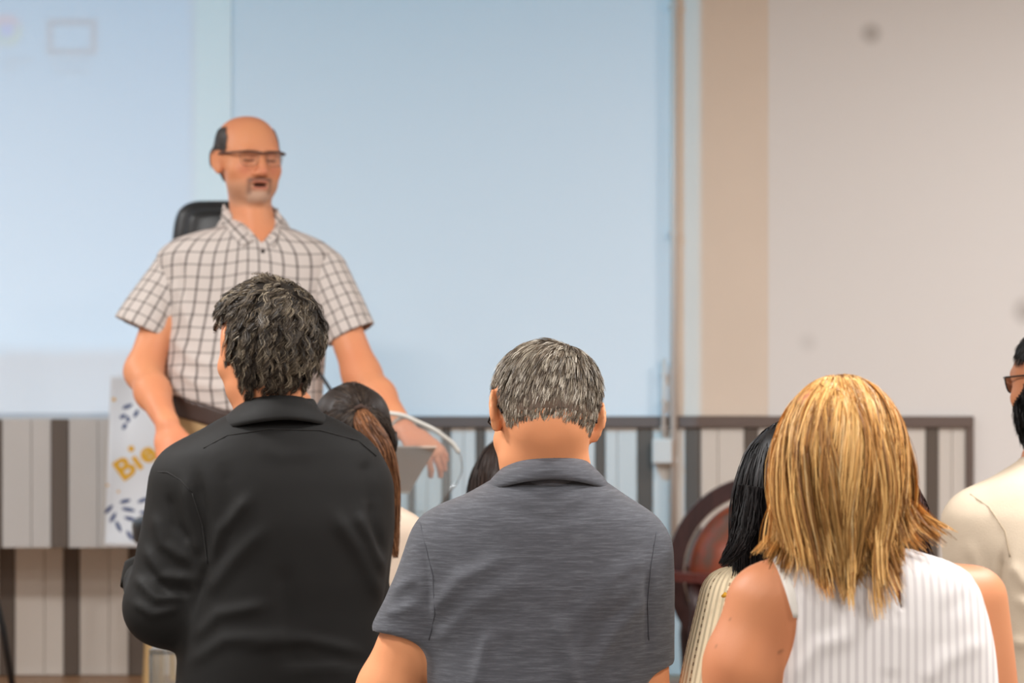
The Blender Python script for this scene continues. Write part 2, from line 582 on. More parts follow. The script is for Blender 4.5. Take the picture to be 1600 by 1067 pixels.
slab('floor', (XL, YB, -0.1), (XR, YW, 0.0), M_CARPET)
stg = slab('floor_stage', (XL, 6.95, 0.002), (XR, YW, STAGE), M_STAGE)
slab('ceiling', (XL, YB, CEIL), (XR, YW, CEIL + 0.1), M_CEIL)
slab('wall_left', (XL - 0.1, YB, 0), (XL, YW, CEIL), M_WALL)
slab('wall_right', (XR, YB, 0), (XR + 0.1, YW, CEIL), M_WALL)
slab('wall_rear', (XL, YB - 0.1, 0), (XR, YB, CEIL), M_WALL)


def wall_mat():
    """plaster with two faint scuff marks"""
    m = plain('plaster_with_marks', lin(238, 235, 232), 0.85, bump=0.12, bscale=50)
    nt = m.node_tree; b = nt.nodes['Principled BSDF']; tc = [n for n in nt.nodes if n.type == 'TEX_COORD'][0]
    prev = None
    for (x, y, r, k) in ((1361, 52, 17, 0.55), (1262, 535, 16, 0.16), (1604, 486, 22, 0.55)):
        v = nt.nodes.new('ShaderNodeVectorMath'); v.operation = 'DISTANCE'
        nt.links.new(tc.outputs['Object'], v.inputs[0]); v.inputs[1].default_value = (wx(x), YW, wz(y))
        mr = nt.nodes.new('ShaderNodeMapRange'); nt.links.new(v.outputs['Value'], mr.inputs[0])
        mr.inputs[1].default_value = 0.0; mr.inputs[2].default_value = r * YW / FPX * 1.3
        mr.inputs[3].default_value = k; mr.inputs[4].default_value = 0.0
        mx = nt.nodes.new('ShaderNodeMix'); mx.data_type = 'RGBA'
        nt.links.new(mr.outputs[0], mx.inputs[0]); mx.inputs[7].default_value = lin(128, 118, 108)
        if prev is None: mx.inputs[6].default_value = lin(238, 235, 232)
        else: nt.links.new(prev, mx.inputs[6])
        prev = mx.outputs[2]
    nt.links.new(prev, b.inputs['Base Color'])
    return m


wall = slab('wall_front', (XL, YW, 0), (XR, YW + 0.12, CEIL), wall_mat())


def board(x0, x1, z0, z1, yf, yb, mat, parent):
    b = 0.0018
    return MB().box((x0 + 0.0008, yf, z0), (x1 - 0.0008, yb, z1), b).build('board', mat, parent)


# wainscot right of the clad box: photo columns of each board
zt, zb = wz(668), STAGE + 0.002
cols = [(455, 480, 0), (481, 519, 0), (520, 545, 0), (546, 566, 0), (567, 590, 1), (591, 614, 0), (615, 637, 0), (638, 648, 1), (649, 667, 0), (668, 690, 0), (691, 704, 1), (705, 724, 0), (725, 743, 0), (744, 758, 1),
        (759, 788, 0), (789, 820, 0), (821, 838, 1), (839, 868, 0), (869, 904, 0), (905, 929, 0), (930, 945, 1), (946, 964, 0), (965, 995, 0), (996, 1019, 1), (1020, 1044, 0), (1045, 1070, 0),
        (1071, 1094, 1), (1095, 1121, 0), (1122, 1162, 0), (1163, 1184, 1), (1185, 1212, 0), (1213, 1256, 0), (1257, 1278, 1), (1279, 1306, 0), (1307, 1350, 0), (1351, 1372, 1), (1373, 1400, 0),
        (1401, 1445, 0), (1446, 1465, 1), (1466, 1486, 0), (1487, 1508, 0)]
for a, b, dk in cols:
    board(wx(a - 0.5), wx(b + 0.5), zb, zt, YW - (0.016 if dk else 0.012), YW + 0.01, M_DARKB if dk else M_LIGHTB, wall)
rail = slab('trim_1', (wx(440), YW - 0.030, wz(668)), (wx(1520), YW + 0.01, wz(650)), M_RAIL, 0.003)
slab('trim_2', (wx(1508), YW - 0.028, zb), (wx(1520), YW + 0.01, wz(668)), M_RAIL, 0.003)
# lower left boards, on the wall plane, in the shade of the clad box
x = 18 - 200.0 * 3
while x < 440:
    for a, b, dk in ((0, 46, 0), (46, 76, 0), (76, 101, 1)):
        board(wx(x + a), wx(x + b), zb, wz(800), YW - (0.014 if dk else 0.010), YW + 0.01, M_DARKB if dk else M_LIGHTB, wall)
    x += 101
# clad box that stands out from the wall above them
YC = YW - 0.42
M_BOXB = plain('dimmed_laminate_board', lin(196, 191, 185), 0.55, var=0.03, vscale=4, stretch=(1, 1, 0.15))  # pale board colour darkened to stand in for weaker light on the left
box = slab('wall_box_front', (XL, YC + 0.012, wz(856, YC)), (wx(470, YC), YW, wz(654, YC)), plain('box_core', lin(196, 194, 190), 0.7))
x = 107 - 104.0 * 7
while x < 470:
    for a, b, dk in ((0, 46, 0), (46, 77, 0), (77, 104, 1)):
        x1 = min(x + b, 470)
        if x + a < 470: board(wx(x + a, YC), wx(x1, YC), wz(856, YC), wz(655, YC), YC - (0.004 if dk else 0.0), YC + 0.02, M_DARKB if dk else M_BOXB, box)
    x += 104

# projection screen board on the left
M_SCREEN = plain('matte_screen_white', lin(240, 240, 238), 0.9)
scr = empty('projection_screen', (-2.0, YW - 0.03, wz(645)))
rel(MB().box((wx(-420), YW - 0.012, wz(646)), (wx(363), YW - 0.001, 3.3), 0.003).build('screen_sheet', M_SCREEN), scr)
rel(MB().box((wx(-420), YW - 0.018, wz(654)), (wx(363), YW - 0.001, wz(646)), 0.002).build('bottom_bar', plain('screen_bar', lin(196, 199, 201), 0.5)), scr)
tag(scr, 'white projection screen with faint desktop icons in its corner, behind the speaker', 'projection screen')

# beige pilaster and the two conduits
pil = slab('trim_3', (wx(1058), YW - 0.006, wz(650)), (wx(1200), YW + 0.01, CEIL), M_BEIGE, 0.002)
M_COND = plain('cream_conduit', lin(216, 200, 186), 0.45)


def conduit(x, y0, y1, w, d, label):
    r = w / 2 * YW / FPX
    c = empty('cable_conduit', (wx(x), YW - d, wz(y1)))
    rel(MB().tube([(wx(x), YW - d, wz(y0)), (wx(x), YW - d, wz(y1))], r, 14).build('pipe', M_COND, None, True), c)
    n = 3
    for i in range(n):
        y = y0 + (y1 - y0) * (i + 0.6) / n; zc = wz(y)
        rel(MB().box((wx(x) - r * 1.25, YW - d - r * 0.6, zc - 0.008), (wx(x) + r * 1.25, YW, zc + 0.008), 0.002).build('clip', M_COND), c)
    tag(c, label, 'conduit')


conduit(1051, -200, 860, 11, 0.045, 'tall cream conduit running down past the junction box')
conduit(1036, 560, 684, 7, 0.045, 'short thin cream conduit entering the top of the junction box')
jb = empty('junction_box', (wx(1033), YW - 0.06, wz(725)))
M_JB = plain('white_plastic', lin(222, 210, 198), 0.4)
rel(MB().box((wx(1018), YW - 0.075, wz(724)), (wx(1049), YW - 0.035, wz(685)), 0.005).build('lid', M_JB), jb)
rel(MB().box((wx(1020), YW - 0.036, wz(722)), (wx(1047), YW - 0.006, wz(687)), 0.003).build('back_box', M_JB), jb)
tag(jb, 'small white plastic junction box on the brown rail beside the conduit', 'junction box')

# ceiling lamps
M_FRAME = plain('lamp_frame', lin(230, 230, 228), 0.4)
M_DIFF, _nt, _b = new_mat('lamp_diffuser'); _b.inputs['Base Color'].default_value = (0.9, 0.88, 0.84, 1)
_b.inputs['Emission Color'].default_value = LAMP_COL + (1,); _b.inputs['Emission Strength'].default_value = 2.0
ORD = ['first row', 'second row', 'third row', 'fourth row']
for i, (x, y) in enumerate(LAMP_SPOTS):
    lp = empty('ceiling_lamp', (x, y, CEIL - 0.04))
    rel(MB().box((x - 0.34, y - 0.34, CEIL - 0.035), (x + 0.34, y + 0.34, CEIL), 0.004).build('frame', M_FRAME), lp)
    rel(MB().box((x - 0.30, y - 0.30, CEIL - 0.04), (x + 0.30, y + 0.30, CEIL - 0.03), 0.002).build('diffuser', M_DIFF), lp)
    tag(lp, 'square ceiling lamp panel on the %s of the room, %s from the rear wall' % ('left' if x < 0 else 'right', ORD[i // 2]), 'ceiling lamp', 'ceiling lamp panels')
    ld = bpy.data.lights.new('lamp_light', 'AREA'); ld.shape = 'SQUARE'; ld.size = 0.58; ld.energy = LAMP_POWER[i // 2]; ld.color = LAMP_COL
    lo = bpy.data.objects.new('lamp_light', ld); COL.objects.link(lo); lo.parent = lp; lo.location = (0, 0, -0.02)
# ------------------------------------------------------------------ people: shared anatomy
M_SKIN = attr_mat('skin', 0.5, spec=0.35, bump=0.12, bscale=260, sss=0.06)
M_HAIR = attr_mat('hair_strands', 0.48, spec=0.3)
M_SHOE = plain('black_leather', lin(28, 25, 23), 0.4, bump=0.1, bscale=90)
SKIN = np.array(lin(204, 138, 98)[:3])


class Fig:
    """one person: D distance, head pose, lists of shapes"""
    def __init__(s, D, head_px, yaw=0, pitch=0, roll=0, scale=1.0, dy=0.0):
        s.D = D; s.sc = FPX / D
        s.R = rot(yaw, pitch, roll); s.hs = scale
        s.hc = W(head_px[0], head_px[1], D + dy)
        s.head = []; s.neck = []; s.torso = []; s.arms = []; s.hands = []; s.legs = []

    def w(s, x, y, dy=0.0): return W(x, y, s.D + dy)

    def hl(s, x, y, z): return s.hc + s.R @ (np.array([x, y, z]) * s.hs)

    def local(s, V): return (V - s.hc) @ s.R / s.hs

    def rows(s, data, g=0.0):
        """data rows: (y_px, xl, xr, half depth, depth offset)"""
        out = []
        for y, xl, xr, b, dy in data:
            d = s.D + dy
            out.append((wz(y, d), wx((xl + xr) / 2, d), d, (xr - xl) / 2 * d / FPX + g, b + g))
        return out


def head_prims(f, female=False, mouth=False, ears=True, ear_out=1.0, jaw=1.0):
    h = f.hs; L = f.hl; R = f.R
    E = lambda c, r, k=0.02, op='add': Ell(L(*c), np.array(r) * h, R, k * h, op)
    C = lambda a, b, ra, rb, k=0.012, op='add': Cone(L(*a), L(*b), ra * h, rb * h, k * h, op=op)
    w = 0.95 if female else 1.0
    P = [E((0, -0.008, 0.032), (0.077 * w, 0.098, 0.086)),
         E((0, -0.030, 0.005), (0.070 * w, 0.070, 0.075), 0.03),
         E((0.024, -0.030, 0.050), (0.055 * w, 0.064, 0.058), 0.02), E((-0.024, -0.030, 0.050), (0.055 * w, 0.064, 0.058), 0.02),
         E((0, 0.036, -0.015), (0.064 * w * (1 + (jaw - 1) * .6), 0.058, 0.082), 0.03),
         E((0, 0.032, -0.068), (0.058 * w * jaw, 0.056, 0.042), 0.03),
         E((0, 0.072, -0.097), (0.024, 0.020, 0.018), 0.025),
         E((0.050, 0.048, -0.028), (0.022, 0.026, 0.020), 0.02), E((-0.050, 0.048, -0.028), (0.022, 0.026, 0.020), 0.02),
         C((-0.038, 0.083, 0.022), (0.038, 0.083, 0.022), 0.009, 0.009, 0.02),
         E((0.031, 0.100, 0.003), (0.019, 0.014, 0.013), 0.014, 'cut'), E((-0.031, 0.100, 0.003), (0.019, 0.014, 0.013), 0.014, 'cut'),
         E((0.031, 0.080, 0.001), (0.0155, 0.0125, 0.0115), 0.004), E((-0.031, 0.080, 0.001), (0.0155, 0.0125, 0.0115), 0.004),
         C((0, 0.090, 0.012), (0, 0.113, -0.033), 0.007, 0.0125, 0.012),
         E((0.014, 0.100, -0.038), (0.010, 0.011, 0.008), 0.006), E((-0.014, 0.100, -0.038), (0.010, 0.011, 0.008), 0.006),
         C((-0.022, 0.089, -0.0605), (0.022, 0.089, -0.0605), 0.0055, 0.0055, 0.008),
         C((-0.018, 0.089, -0.076), (0.018, 0.089, -0.076), 0.0065, 0.0065, 0.008)]
    if mouth:
        P.append(E((0, 0.098, -0.0685), (0.020, 0.022, 0.0062), 0.003, 'cut'))
    else:
        P.append(E((0, 0.100, -0.068), (0.024, 0.010, 0.0016), 0.003, 'cut'))
    if ears:
        for sx in (1, -1):
            x = 0.079 * w * sx
            a = math.radians(-30 * sx) * ear_out
            Re = R @ np.array([[math.cos(a), math.sin(a), 0], [-math.sin(a), math.cos(a), 0], [0, 0, 1]])
            n = np.array([math.cos(a) * sx, -math.sin(a) * sx, 0]) * np.array([1, 1, 1])
            n = n if n[0] * sx > 0 else -n
            c = np.array([x + 0.009 * sx, -0.016, 0.002])
            P.append(Ell(L(*c), np.array([0.0065, 0.020, 0.033]) * h, Re, 0.006 * h))
            P.append(Ell(L(x + 0.004 * sx, -0.008, -0.028), np.array([0.0065, 0.011, 0.013]) * h, Re, 0.008 * h))
            P.append(Ell(L(*(c + n * 0.009 + np.array([0, .004, 0]))), np.array([0.0062, 0.012, 0.021]) * h, Re, 0.003 * h, 'cut'))
    return P


def hand_prims(wrist, direction, palm_n, curl=0.5, spread=0.16, side=1, s=1.0, thumb_dir=None, fingers=None):
    """palm and five fingers; palm_n points out of the back of the hand; side=+1 thumb lies along cross(direction, palm_n)"""
    d = nrm(direction); n = nrm(palm_n - np.dot(palm_n, d) * d); a = np.cross(d, n) * side
    w = np.array(wrist, float)
    P = [Cone(w - d * 0.01 * s, w + d * 0.045 * s, 0.027 * s, 0.037 * s, 0.015, (n, 1.7)),
         Cone(w + d * 0.045 * s, w + d * 0.085 * s, 0.037 * s, 0.037 * s, 0.015, (n, 2.1))]
    lens = (0.072, 0.080, 0.074, 0.058)
    for i in range(4):
        off = (0.030 - 0.020 * i) * s
        base = w + d * (0.086 - 0.004 * abs(i - 1)) * s + a * off
        ang = spread * (1.5 - i) / 1.5
        c = curl if fingers is None else fingers[i]
        dd = nrm(d * math.cos(ang) + a * math.sin(ang))
        p = base; th = 0.0; r = 0.0095 * s
        for j, fr in enumerate((0.45, 0.30, 0.25)):
            th += c * (0.75, 1.0, 0.7)[j]
            st = nrm(dd * math.cos(th) - n * math.sin(th))
            q = p + st * lens[i] * fr * s
            P.append(Cone(p, q, r, r * 0.92, 0.004)); p = q; r *= 0.92
    tb = w + d * 0.028 * s + a * 0.028 * s
    td = nrm(d * 0.55 + a * 0.8 - n * 0.25) if thumb_dir is None else nrm(thumb_dir)
    m = tb + td * 0.042 * s
    P.append(Cone(tb, m, 0.014 * s, 0.0115 * s, 0.012))
    P.append(Cone(m, m + nrm(td + d * 0.5) * 0.032 * s, 0.0112 * s, 0.009 * s, 0.004))
    return P


def legs_prims(f, hipz, x, y, z0, half=0.10, r=0.085):
    P = []
    for sx in (1, -1):
        P.append(Cone((x + sx * half, y, hipz), (x + sx * half * 1.05, y + 0.01, z0 + (hipz - z0) * 0.52), r, r * 0.72, 0.03))
        P.append(Cone((x + sx * half * 1.05, y + 0.01, z0 + (hipz - z0) * 0.52), (x + sx * half * 1.05, y - 0.01, z0 + 0.09), r * 0.72, r * 0.45, 0.02))
    return P


def skin_mesh(f, root, prims, xs, ys, zs, paint=None, base=SKIN, name='body', smooth=1):
    F = field(xs, ys, zs, prims)
    V, Q = surface(xs, ys, zs, F)
    if smooth: V = relax(V, Q, smooth, 0.4)
    N = normals(V, Q)
    C = np.tile(base, (len(V), 1)).astype(np.float32)
    C *= (1 + 0.05 * wob(V, 45, 3)[:, None] * np.array([0.3, 1.0, 1.0]))
    if paint is not None: C = paint(f, V, N, C)
    me = mesh_np(name, V, Q); set_col(me, np.clip(C, 0, 1))
    rel(link(name, me, None, M_SKIN, True), root)
    return V, Q, N


def cloth_mesh(f, root, name, prims, xs, ys, zs, mat, g=0.0, clip=None, folds=(), noise=0.0, nfreq=30, smooth=2, seed=1, side=-1, post=None, amp=1.0):
    F = field(xs, ys, zs, prims, g, clip)
    V, Q = surface(xs, ys, zs, F)
    V = relax(V, Q, smooth, 0.5)
    N = normals(V, Q)
    if noise: V = V + N * (noise * wob(V, nfreq, seed))[:, None]
    if folds: V = fold(V, N, f.D, [(a, b, c * amp) for a, b, c in folds], side)
    if post: V = post(V, N)
    me = mesh_np(name, V, Q)
    o = rel(link(name, me, None, mat, True), root)
    return o, V, Q


def shoes(f, root, x, y, z0, half, fwd=(0, 1)):
    fx, fy = fwd
    for sx in (1, -1):
        cx, cy = x + sx * half * 1.05 * abs(fy) , y
        xs = axis((cx - 0.16, cx + 0.16, 0.012)); ys = axis((cy - 0.22, cy + 0.24, 0.012)); zs = axis((z0 - 0.02, z0 + 0.16, 0.012))
        p = [Cone((cx - fx * 0.06, cy - fy * 0.06, z0 + 0.045), (cx + fx * 0.13, cy + fy * 0.13, z0 + 0.035), 0.045, 0.040, 0.02),
             Cone((cx - fx * 0.04, cy - fy * 0.04, z0 + 0.06), (cx - fx * 0.03, cy - fy * 0.03, z0 + 0.11), 0.045, 0.045, 0.02)]
        F = field(xs, ys, zs, p, 0, lambda X, Y, Z: (z0 + 0.001 - Z) + 0 * X + 0 * Y)
        V, Q = surface(xs, ys, zs, F)
        rel(link('shoe', mesh_np('shoe', V, Q), None, M_SHOE, True), root)


# ------------------------------------------------------------------ hair
def ribbons(paths, nrmls, width, cols, taper=0.35, roll=0.5, seed=0):
    """paths (n,s,3) -> ribbon verts, quads, colours"""
    r = np.random.default_rng(seed)
    n, s, _ = paths.shape
    T = np.gradient(paths, axis=1); T /= np.linalg.norm(T, axis=2, keepdims=True) + 1e-9
    side = np.cross(T, nrmls); side /= np.linalg.norm(side, axis=2, keepdims=True) + 1e-9
    up = np.cross(side, T)
    a = r.normal(0, roll, (n, 1, 1)); side = side * np.cos(a) + up * np.sin(a)
    t = np.linspace(0, 1, s)[None, :, None]
    wd = width * (1 - (1 - taper) * t ** 2) * r.uniform(0.6, 1.4, (n, 1, 1)) * 0.5
    A = paths + side * wd; B = paths - side * wd
    V = np.stack([A, B], 2).reshape(-1, 3)
    base = (np.arange(n) * s * 2)[:, None]; j = np.arange(s - 1)[None, :] * 2
    q = base + j
    Q = np.stack([q, q + 1, q + 3, q + 2], 2).reshape(-1, 4)
    C = np.repeat(cols[:, None, :] * (1 + 0.0 * t), 2 * 1, axis=1) if False else np.repeat(np.repeat(cols, s * 2, axis=0)[None], 1, 0)[0]
    return V, Q, C


def hair(f, root, V, Q, N, mask, n, length, width, cols, whorl, steps=7, lift=0.5, grav=0.3, comb=1.0, curl=0.0, curlf=60, clump=0.0, nclump=120,
         cap=0.003, capcol=None, seed=1, extra=None, taper=0.35, name='hair', jitter=0.15, colliders=(), flow=None, shade=None, skull=1.0, capshift=0.0, hug=0.0):
    """strands rooted on the head part of the body mesh where mask(local) holds"""
    r = np.random.default_rng(seed)
    Lc = f.local(V)
    near = np.linalg.norm(Lc, axis=1) < 0.17
    ok = near & mask(Lc)
    qi = np.nonzero(ok[Q].all(1))[0]
    ar = np.linalg.norm(np.cross(V[Q[qi, 2]] - V[Q[qi, 0]], V[Q[qi, 3]] - V[Q[qi, 1]]), axis=1)
    pick = r.choice(qi, n, p=ar / ar.sum())
    u, v = r.random((n, 1)), r.random((n, 1))
    P = (1 - u) * (1 - v) * V[Q[pick, 0]] + u * (1 - v) * V[Q[pick, 1]] + u * v * V[Q[pick, 2]] + (1 - u) * v * V[Q[pick, 3]]
    Nn = N[Q[pick, 0]]
    roots = P.copy(); Lr = f.local(roots)
    ln = length(Lr, r) if callable(length) else np.full(n, length) * r.uniform(0.75, 1.15, n)
    wp = f.hl(*whorl)
    dirn = None; path = [P.copy()]; nr = [Nn.copy()]
    ec = f.hl(0, -0.012, 0.022); er = np.array([0.080, 0.098, 0.098]) * f.hs * skull
    ph = r.uniform(0, 6.28, n); cl_id = None
    # clumps
    if nclump:
        gi = r.choice(n, nclump, replace=False)
        d2 = ((roots[:, None, :] - roots[gi][None]) ** 2).sum(2)
        cl_id = d2.argmin(1); phc = r.uniform(0, 6.28, nclump); ph = phc[cl_id] + r.normal(0, 0.35, n)
    for k in range(1, steps + 1):
        t = k / steps
        out = P - ec; l = out @ f.R; nn = (l / er ** 2) @ f.R.T
        nn /= np.linalg.norm(nn, axis=1, keepdims=True) + 1e-9
        away = P - wp; away -= nn * (away * nn).sum(1, keepdims=True)
        away /= np.linalg.norm(away, axis=1, keepdims=True) + 1e-9
        g = np.array([0, 0, -1.0])
        des = away * comb + g * (grav * (0.4 + t)) + nn * lift * (1 - t) * (1 - 0.6 * t)
        if flow is not None: des = des + flow(f, P, roots, t)
        if curl > 0:
            sd = np.cross(away, nn)
            des = des + curl * (sd * np.sin(ph + curlf * t)[:, None] + nn * 0.6 * np.cos(ph * 1.3 + curlf * t)[:, None])
        des = des + r.normal(0, jitter, (n, 3))
        des /= np.linalg.norm(des, axis=1, keepdims=True) + 1e-9
        dirn = des if dirn is None else dirn * 0.45 + des * 0.55
        dirn /= np.linalg.norm(dirn, axis=1, keepdims=True) + 1e-9
        P = P + dirn * (ln / steps)[:, None]
        q = (P - ec) @ f.R / er; lv = np.linalg.norm(q, axis=1, keepdims=True)
        P = np.where(lv < 1.0, ec + ((q / np.maximum(lv, 1e-6)) * er) @ f.R.T, P)
        if hug > 0:
            q = (P - ec) @ f.R / er; lv = np.linalg.norm(q, axis=1, keepdims=True)
            P = P * (1 - hug) + hug * (ec + ((q / np.maximum(lv, 1e-6)) * np.minimum(lv, 1.02) * er) @ f.R.T)
        for (cc, cr) in colliders:
            q = (P - cc) / cr; lv = np.linalg.norm(q, axis=1, keepdims=True)
            P = np.where(lv < 1.0, cc + q / np.maximum(lv, 1e-6) * cr, P)
        path.append(P.copy()); nr.append(nn.copy())
    path = np.stack(path, 1); nr = np.stack(nr, 1)
    if clump > 0 and cl_id is not None:
        t = np.linspace(0, 1, steps + 1)[None, :, None]
        G = path[gi][cl_id]
        same = np.linalg.norm(roots - roots[gi][cl_id], axis=1)[:, None, None]
        tgt = G + (roots - roots[gi][cl_id])[:, None, :] * (1 - 0.75 * t)
        path = path + (tgt - path) * (clump * np.sqrt(t))
    ci = r.random(n)
    pal = np.array(cols[0]); wts = np.cumsum(cols[1]) / np.sum(cols[1])
    ks = np.searchsorted(wts, ci)
    if cl_id is not None:   # neighbouring strands share a tone now and then
        kc = np.searchsorted(wts, r.random(nclump)); ks = np.where(r.random(n) < 0.5, kc[cl_id], ks)
    C = pal[ks][:, :3] * r.uniform(0.8, 1.2, (n, 1))
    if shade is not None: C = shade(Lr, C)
    HV, HQ, HC = ribbons(path, nr, width, C, taper, seed=seed)
    # scalp cap under the strands
    cq = Q[qi]; cq = cq[mask(f.local(V[cq[:, 0]]) - np.array([0, 0, capshift]))]; used = np.unique(cq); mp = np.full(len(V), -1); mp[used] = np.arange(len(used))
    CV = V[used] + N[used] * cap; CQ = mp[cq]
    cc = np.tile(np.array(capcol if capcol is not None else pal[0])[:3], (len(CV), 1))
    me = mesh_np(name, np.vstack([CV, HV]), np.vstack([CQ, HQ + len(CV)]))
    set_col(me, np.vstack([cc, HC]))
    o = rel(link(name, me, None, M_HAIR, True), root)
    return o, path


def hairline(front=0.085, side=0.02, nape=-0.055, temple=0.05):
    def m(L):
        line = np.interp(L[:, 1], [-0.12, -0.035, -0.024, 0.018, 0.032, temple + 0.01, 0.09], [nape, nape + 0.003, side, side + 0.012, side + 0.02, front - 0.015, front])
        return (L[:, 2] > line) & (np.abs(L[:, 0]) < 0.0815)
    return m


def collar(root, c, yaw, top, bot, ztop, zbot, mat, span=(-170, 170), n=48, bulge=0.004, name='collar', tilt=0.0, thick=0.003, pts=None):
    """folded collar: two ellipses around the neck; angle 0 = nape.  top/bot = (rx, ry)"""
    G = []
    for i in range(n):
        a = math.radians(span[0] + (span[1] - span[0]) * i / (n - 1))
        row = []
        for j in range(7):
            t = j / 6
            rx = top[0] + (bot[0] - top[0]) * t; ry = top[1] + (bot[1] - top[1]) * t
            z = ztop(a) * (1 - t) + zbot(a) * t
            rr = 1 + bulge / 0.07 * math.sin(math.pi * t)
            x, y = rx * rr * math.sin(a), -ry * rr * math.cos(a)
            cy, sy = math.cos(math.radians(yaw)), math.sin(math.radians(yaw))
            row.append((c[0] + x * cy - y * sy, c[1] + x * sy + y * cy, c[2] + z + tilt * y))
        G.append(row)
    o = MB().grid(G).build(name, mat, None, True, thick)
    return rel(o, root)


def seam(root, V, Q, pts, D, mat, r=0.0012, name='seam', back=-1):
    """thin stitched line laid on a garment along photo columns/rows"""
    P = to_px(V); face = (back * normals(V, Q)[:, 1]) > 0.05
    idx = np.nonzero(face)[0]; out = []
    for i in range(len(pts) - 1):
        a, b = np.array(pts[i], float), np.array(pts[i + 1], float); m = max(2, int(np.linalg.norm(b - a) / 7))
        for j in range(m + (i == len(pts) - 2)):
            q = a + (b - a) * j / m
            d = np.linalg.norm(P[idx] - q, axis=1); o = np.argsort(d)[:3]
            dep = V[idx[o], 1].mean() - 0.0006
            out.append(W(q[0], q[1], dep))
    return rel(MB().tube(out, r, 6).build(name, mat, None, True), root)


def strip(root, V, Q, A, B, mat, name, lift=.002, back=-1):
    """flat band on the body between two polylines of photo px"""
    P = to_px(V); idx = np.nonzero(back * normals(V, Q)[:, 1] > .02)[0]; G = []
    A = np.array(A, float); B = np.array(B, float); n = 14
    for i in range(n):
        s_ = i / (n - 1) * (len(A) - 1); k = min(int(s_), len(A) - 2); t = s_ - k
        a = A[k] * (1 - t) + A[k + 1] * t; b = B[k] * (1 - t) + B[k + 1] * t; row = []
        for j in range(4):
            q = a + (b - a) * j / 3
            d = np.linalg.norm(P[idx] - q, axis=1); o = np.argsort(d)[:14]
            row.append(W(q[0], q[1], V[idx[o], 1].mean() + back * lift))
        G.append(row)
    return rel(MB().grid(G).build(name, mat, None, True, .0025), root)


def bundle(root, pts, radii, n, width, cols, name, seed=1, flat=1.0, steps=16, wave=.0, taper=.5):
    """lock of long strands along a guide line (world points)"""
    r = np.random.default_rng(seed); pts = np.array(pts, float); m = len(pts)
    t = np.linspace(0, 1, steps); x = t * (m - 1)
    G = np.stack([pchip(x, np.arange(m), pts[:, e]) for e in range(3)], 1); R = pchip(x, np.arange(m), radii)
    T = np.gradient(G, axis=0); T /= np.linalg.norm(T, axis=1, keepdims=True) + 1e-9
    A = np.cross(T, [0, 1, 0]); A /= np.linalg.norm(A, axis=1, keepdims=True) + 1e-9; B = np.cross(T, A)
    a = r.uniform(0, 6.28, n); rr = np.sqrt(r.uniform(.1, 1, n)); le = r.uniform(.7, 1.0, n)
    paths = []; nr = []
    for i in range(steps):
        ti = t[i] * le * (steps - 1); k = np.clip(ti.astype(int), 0, steps - 2); u = (ti - k)[:, None]
        g = G[k] * (1 - u) + G[k + 1] * u; Rk = (R[k] + (R[k + 1] - R[k]) * u[:, 0])
        aa = a + wave * np.sin(t[i] * 7 + a * 3)
        off = A[k] * (np.cos(aa) * rr * Rk)[:, None] + B[k] * (np.sin(aa) * rr * Rk * flat)[:, None]
        paths.append(g + off + r.normal(0, .0008, (n, 3))); nr.append(off / (np.linalg.norm(off, axis=1, keepdims=True) + 1e-9))
    pal = np.array(cols[0])[:, :3]; ks = r.choice(len(pal), n, p=np.array(cols[1]) / np.sum(cols[1]))
    V, Q, C = ribbons(np.stack(paths, 1), np.stack(nr, 1), width, pal[ks] * r.uniform(.8, 1.2, (n, 1)), taper, seed=seed)
    me = mesh_np(name, V, Q); set_col(me, C)
    return rel(link(name, me, None, M_HAIR, True), root)


def person(label, f, z0):
    e = empty('person', (f.hc[0], f.D, z0))
    tag(e, label, 'person')
    return e


def glasses(root, f, mat, lens_mat, y=0.108, z=0.004, w=0.050, h=0.034, temples=True, rimless_bottom=False, r=0.0016):
    g = empty('glasses', f.hl(0, y, z)); rel(g, root)
    L = lambda a, b, c: f.hl(a, b, c)
    top = lambda sx: [L(sx * (0.010 + w * t), y - 0.010 * t * t - 0.003, z + h * 0.5 + 0.002 * math.sin(math.pi * t)) for t in np.linspace(0, 1, 9)]
    for sx in (1, -1):
        pts = top(sx)
        bot = [L(sx * (0.010 + w * t), y - 0.010 * t * t - 0.005, z + h * 0.5 - h * (1 - abs(2 * t - 1) ** (7.0 if rimless_bottom else 3.0))) for t in np.linspace(0, 1, 25)]
        rim = MB().tube(pts, r * 1.2, 8)
        rim.tube(bot, r * (.28 if rimless_bottom else 1.0), 8)
        rel2(rim.build('rim', mat, None, True), g, root)
        vs = pts + bot[1:-1][::-1]
        cen = sum(vs) / len(vs); k = len(vs)
        lz = MB().add(vs + [cen], [(i, (i + 1) % k, k) for i in range(k)]).build('lens', lens_mat, None, False)
        rel2(lz, g, root)
        if temples:
            rel2(MB().tube([pts[-1], L(sx * 0.0785, y - 0.045, z + h * 0.45), L(sx * 0.0845, 0.0, z + h * 0.42), L(sx * 0.084, -0.022, z + h * 0.2), L(sx * 0.080, -0.036, z - 0.012)], r * 1.2, 8).build('temple', mat, None, True), g, root)
    rel2(MB().tube([top(1)[0], L(0, y + 0.001, z + h * 0.45), top(-1)[0]], r * 1.1, 8).build('bridge', mat, None, True), g, root)
    return g


def rel2(o, g, root):
    """child of a part empty whose world place is known"""
    bpy.context.view_layer.update()
    o.parent = g; o.matrix_parent_inverse = g.matrix_world.inverted()
    return o


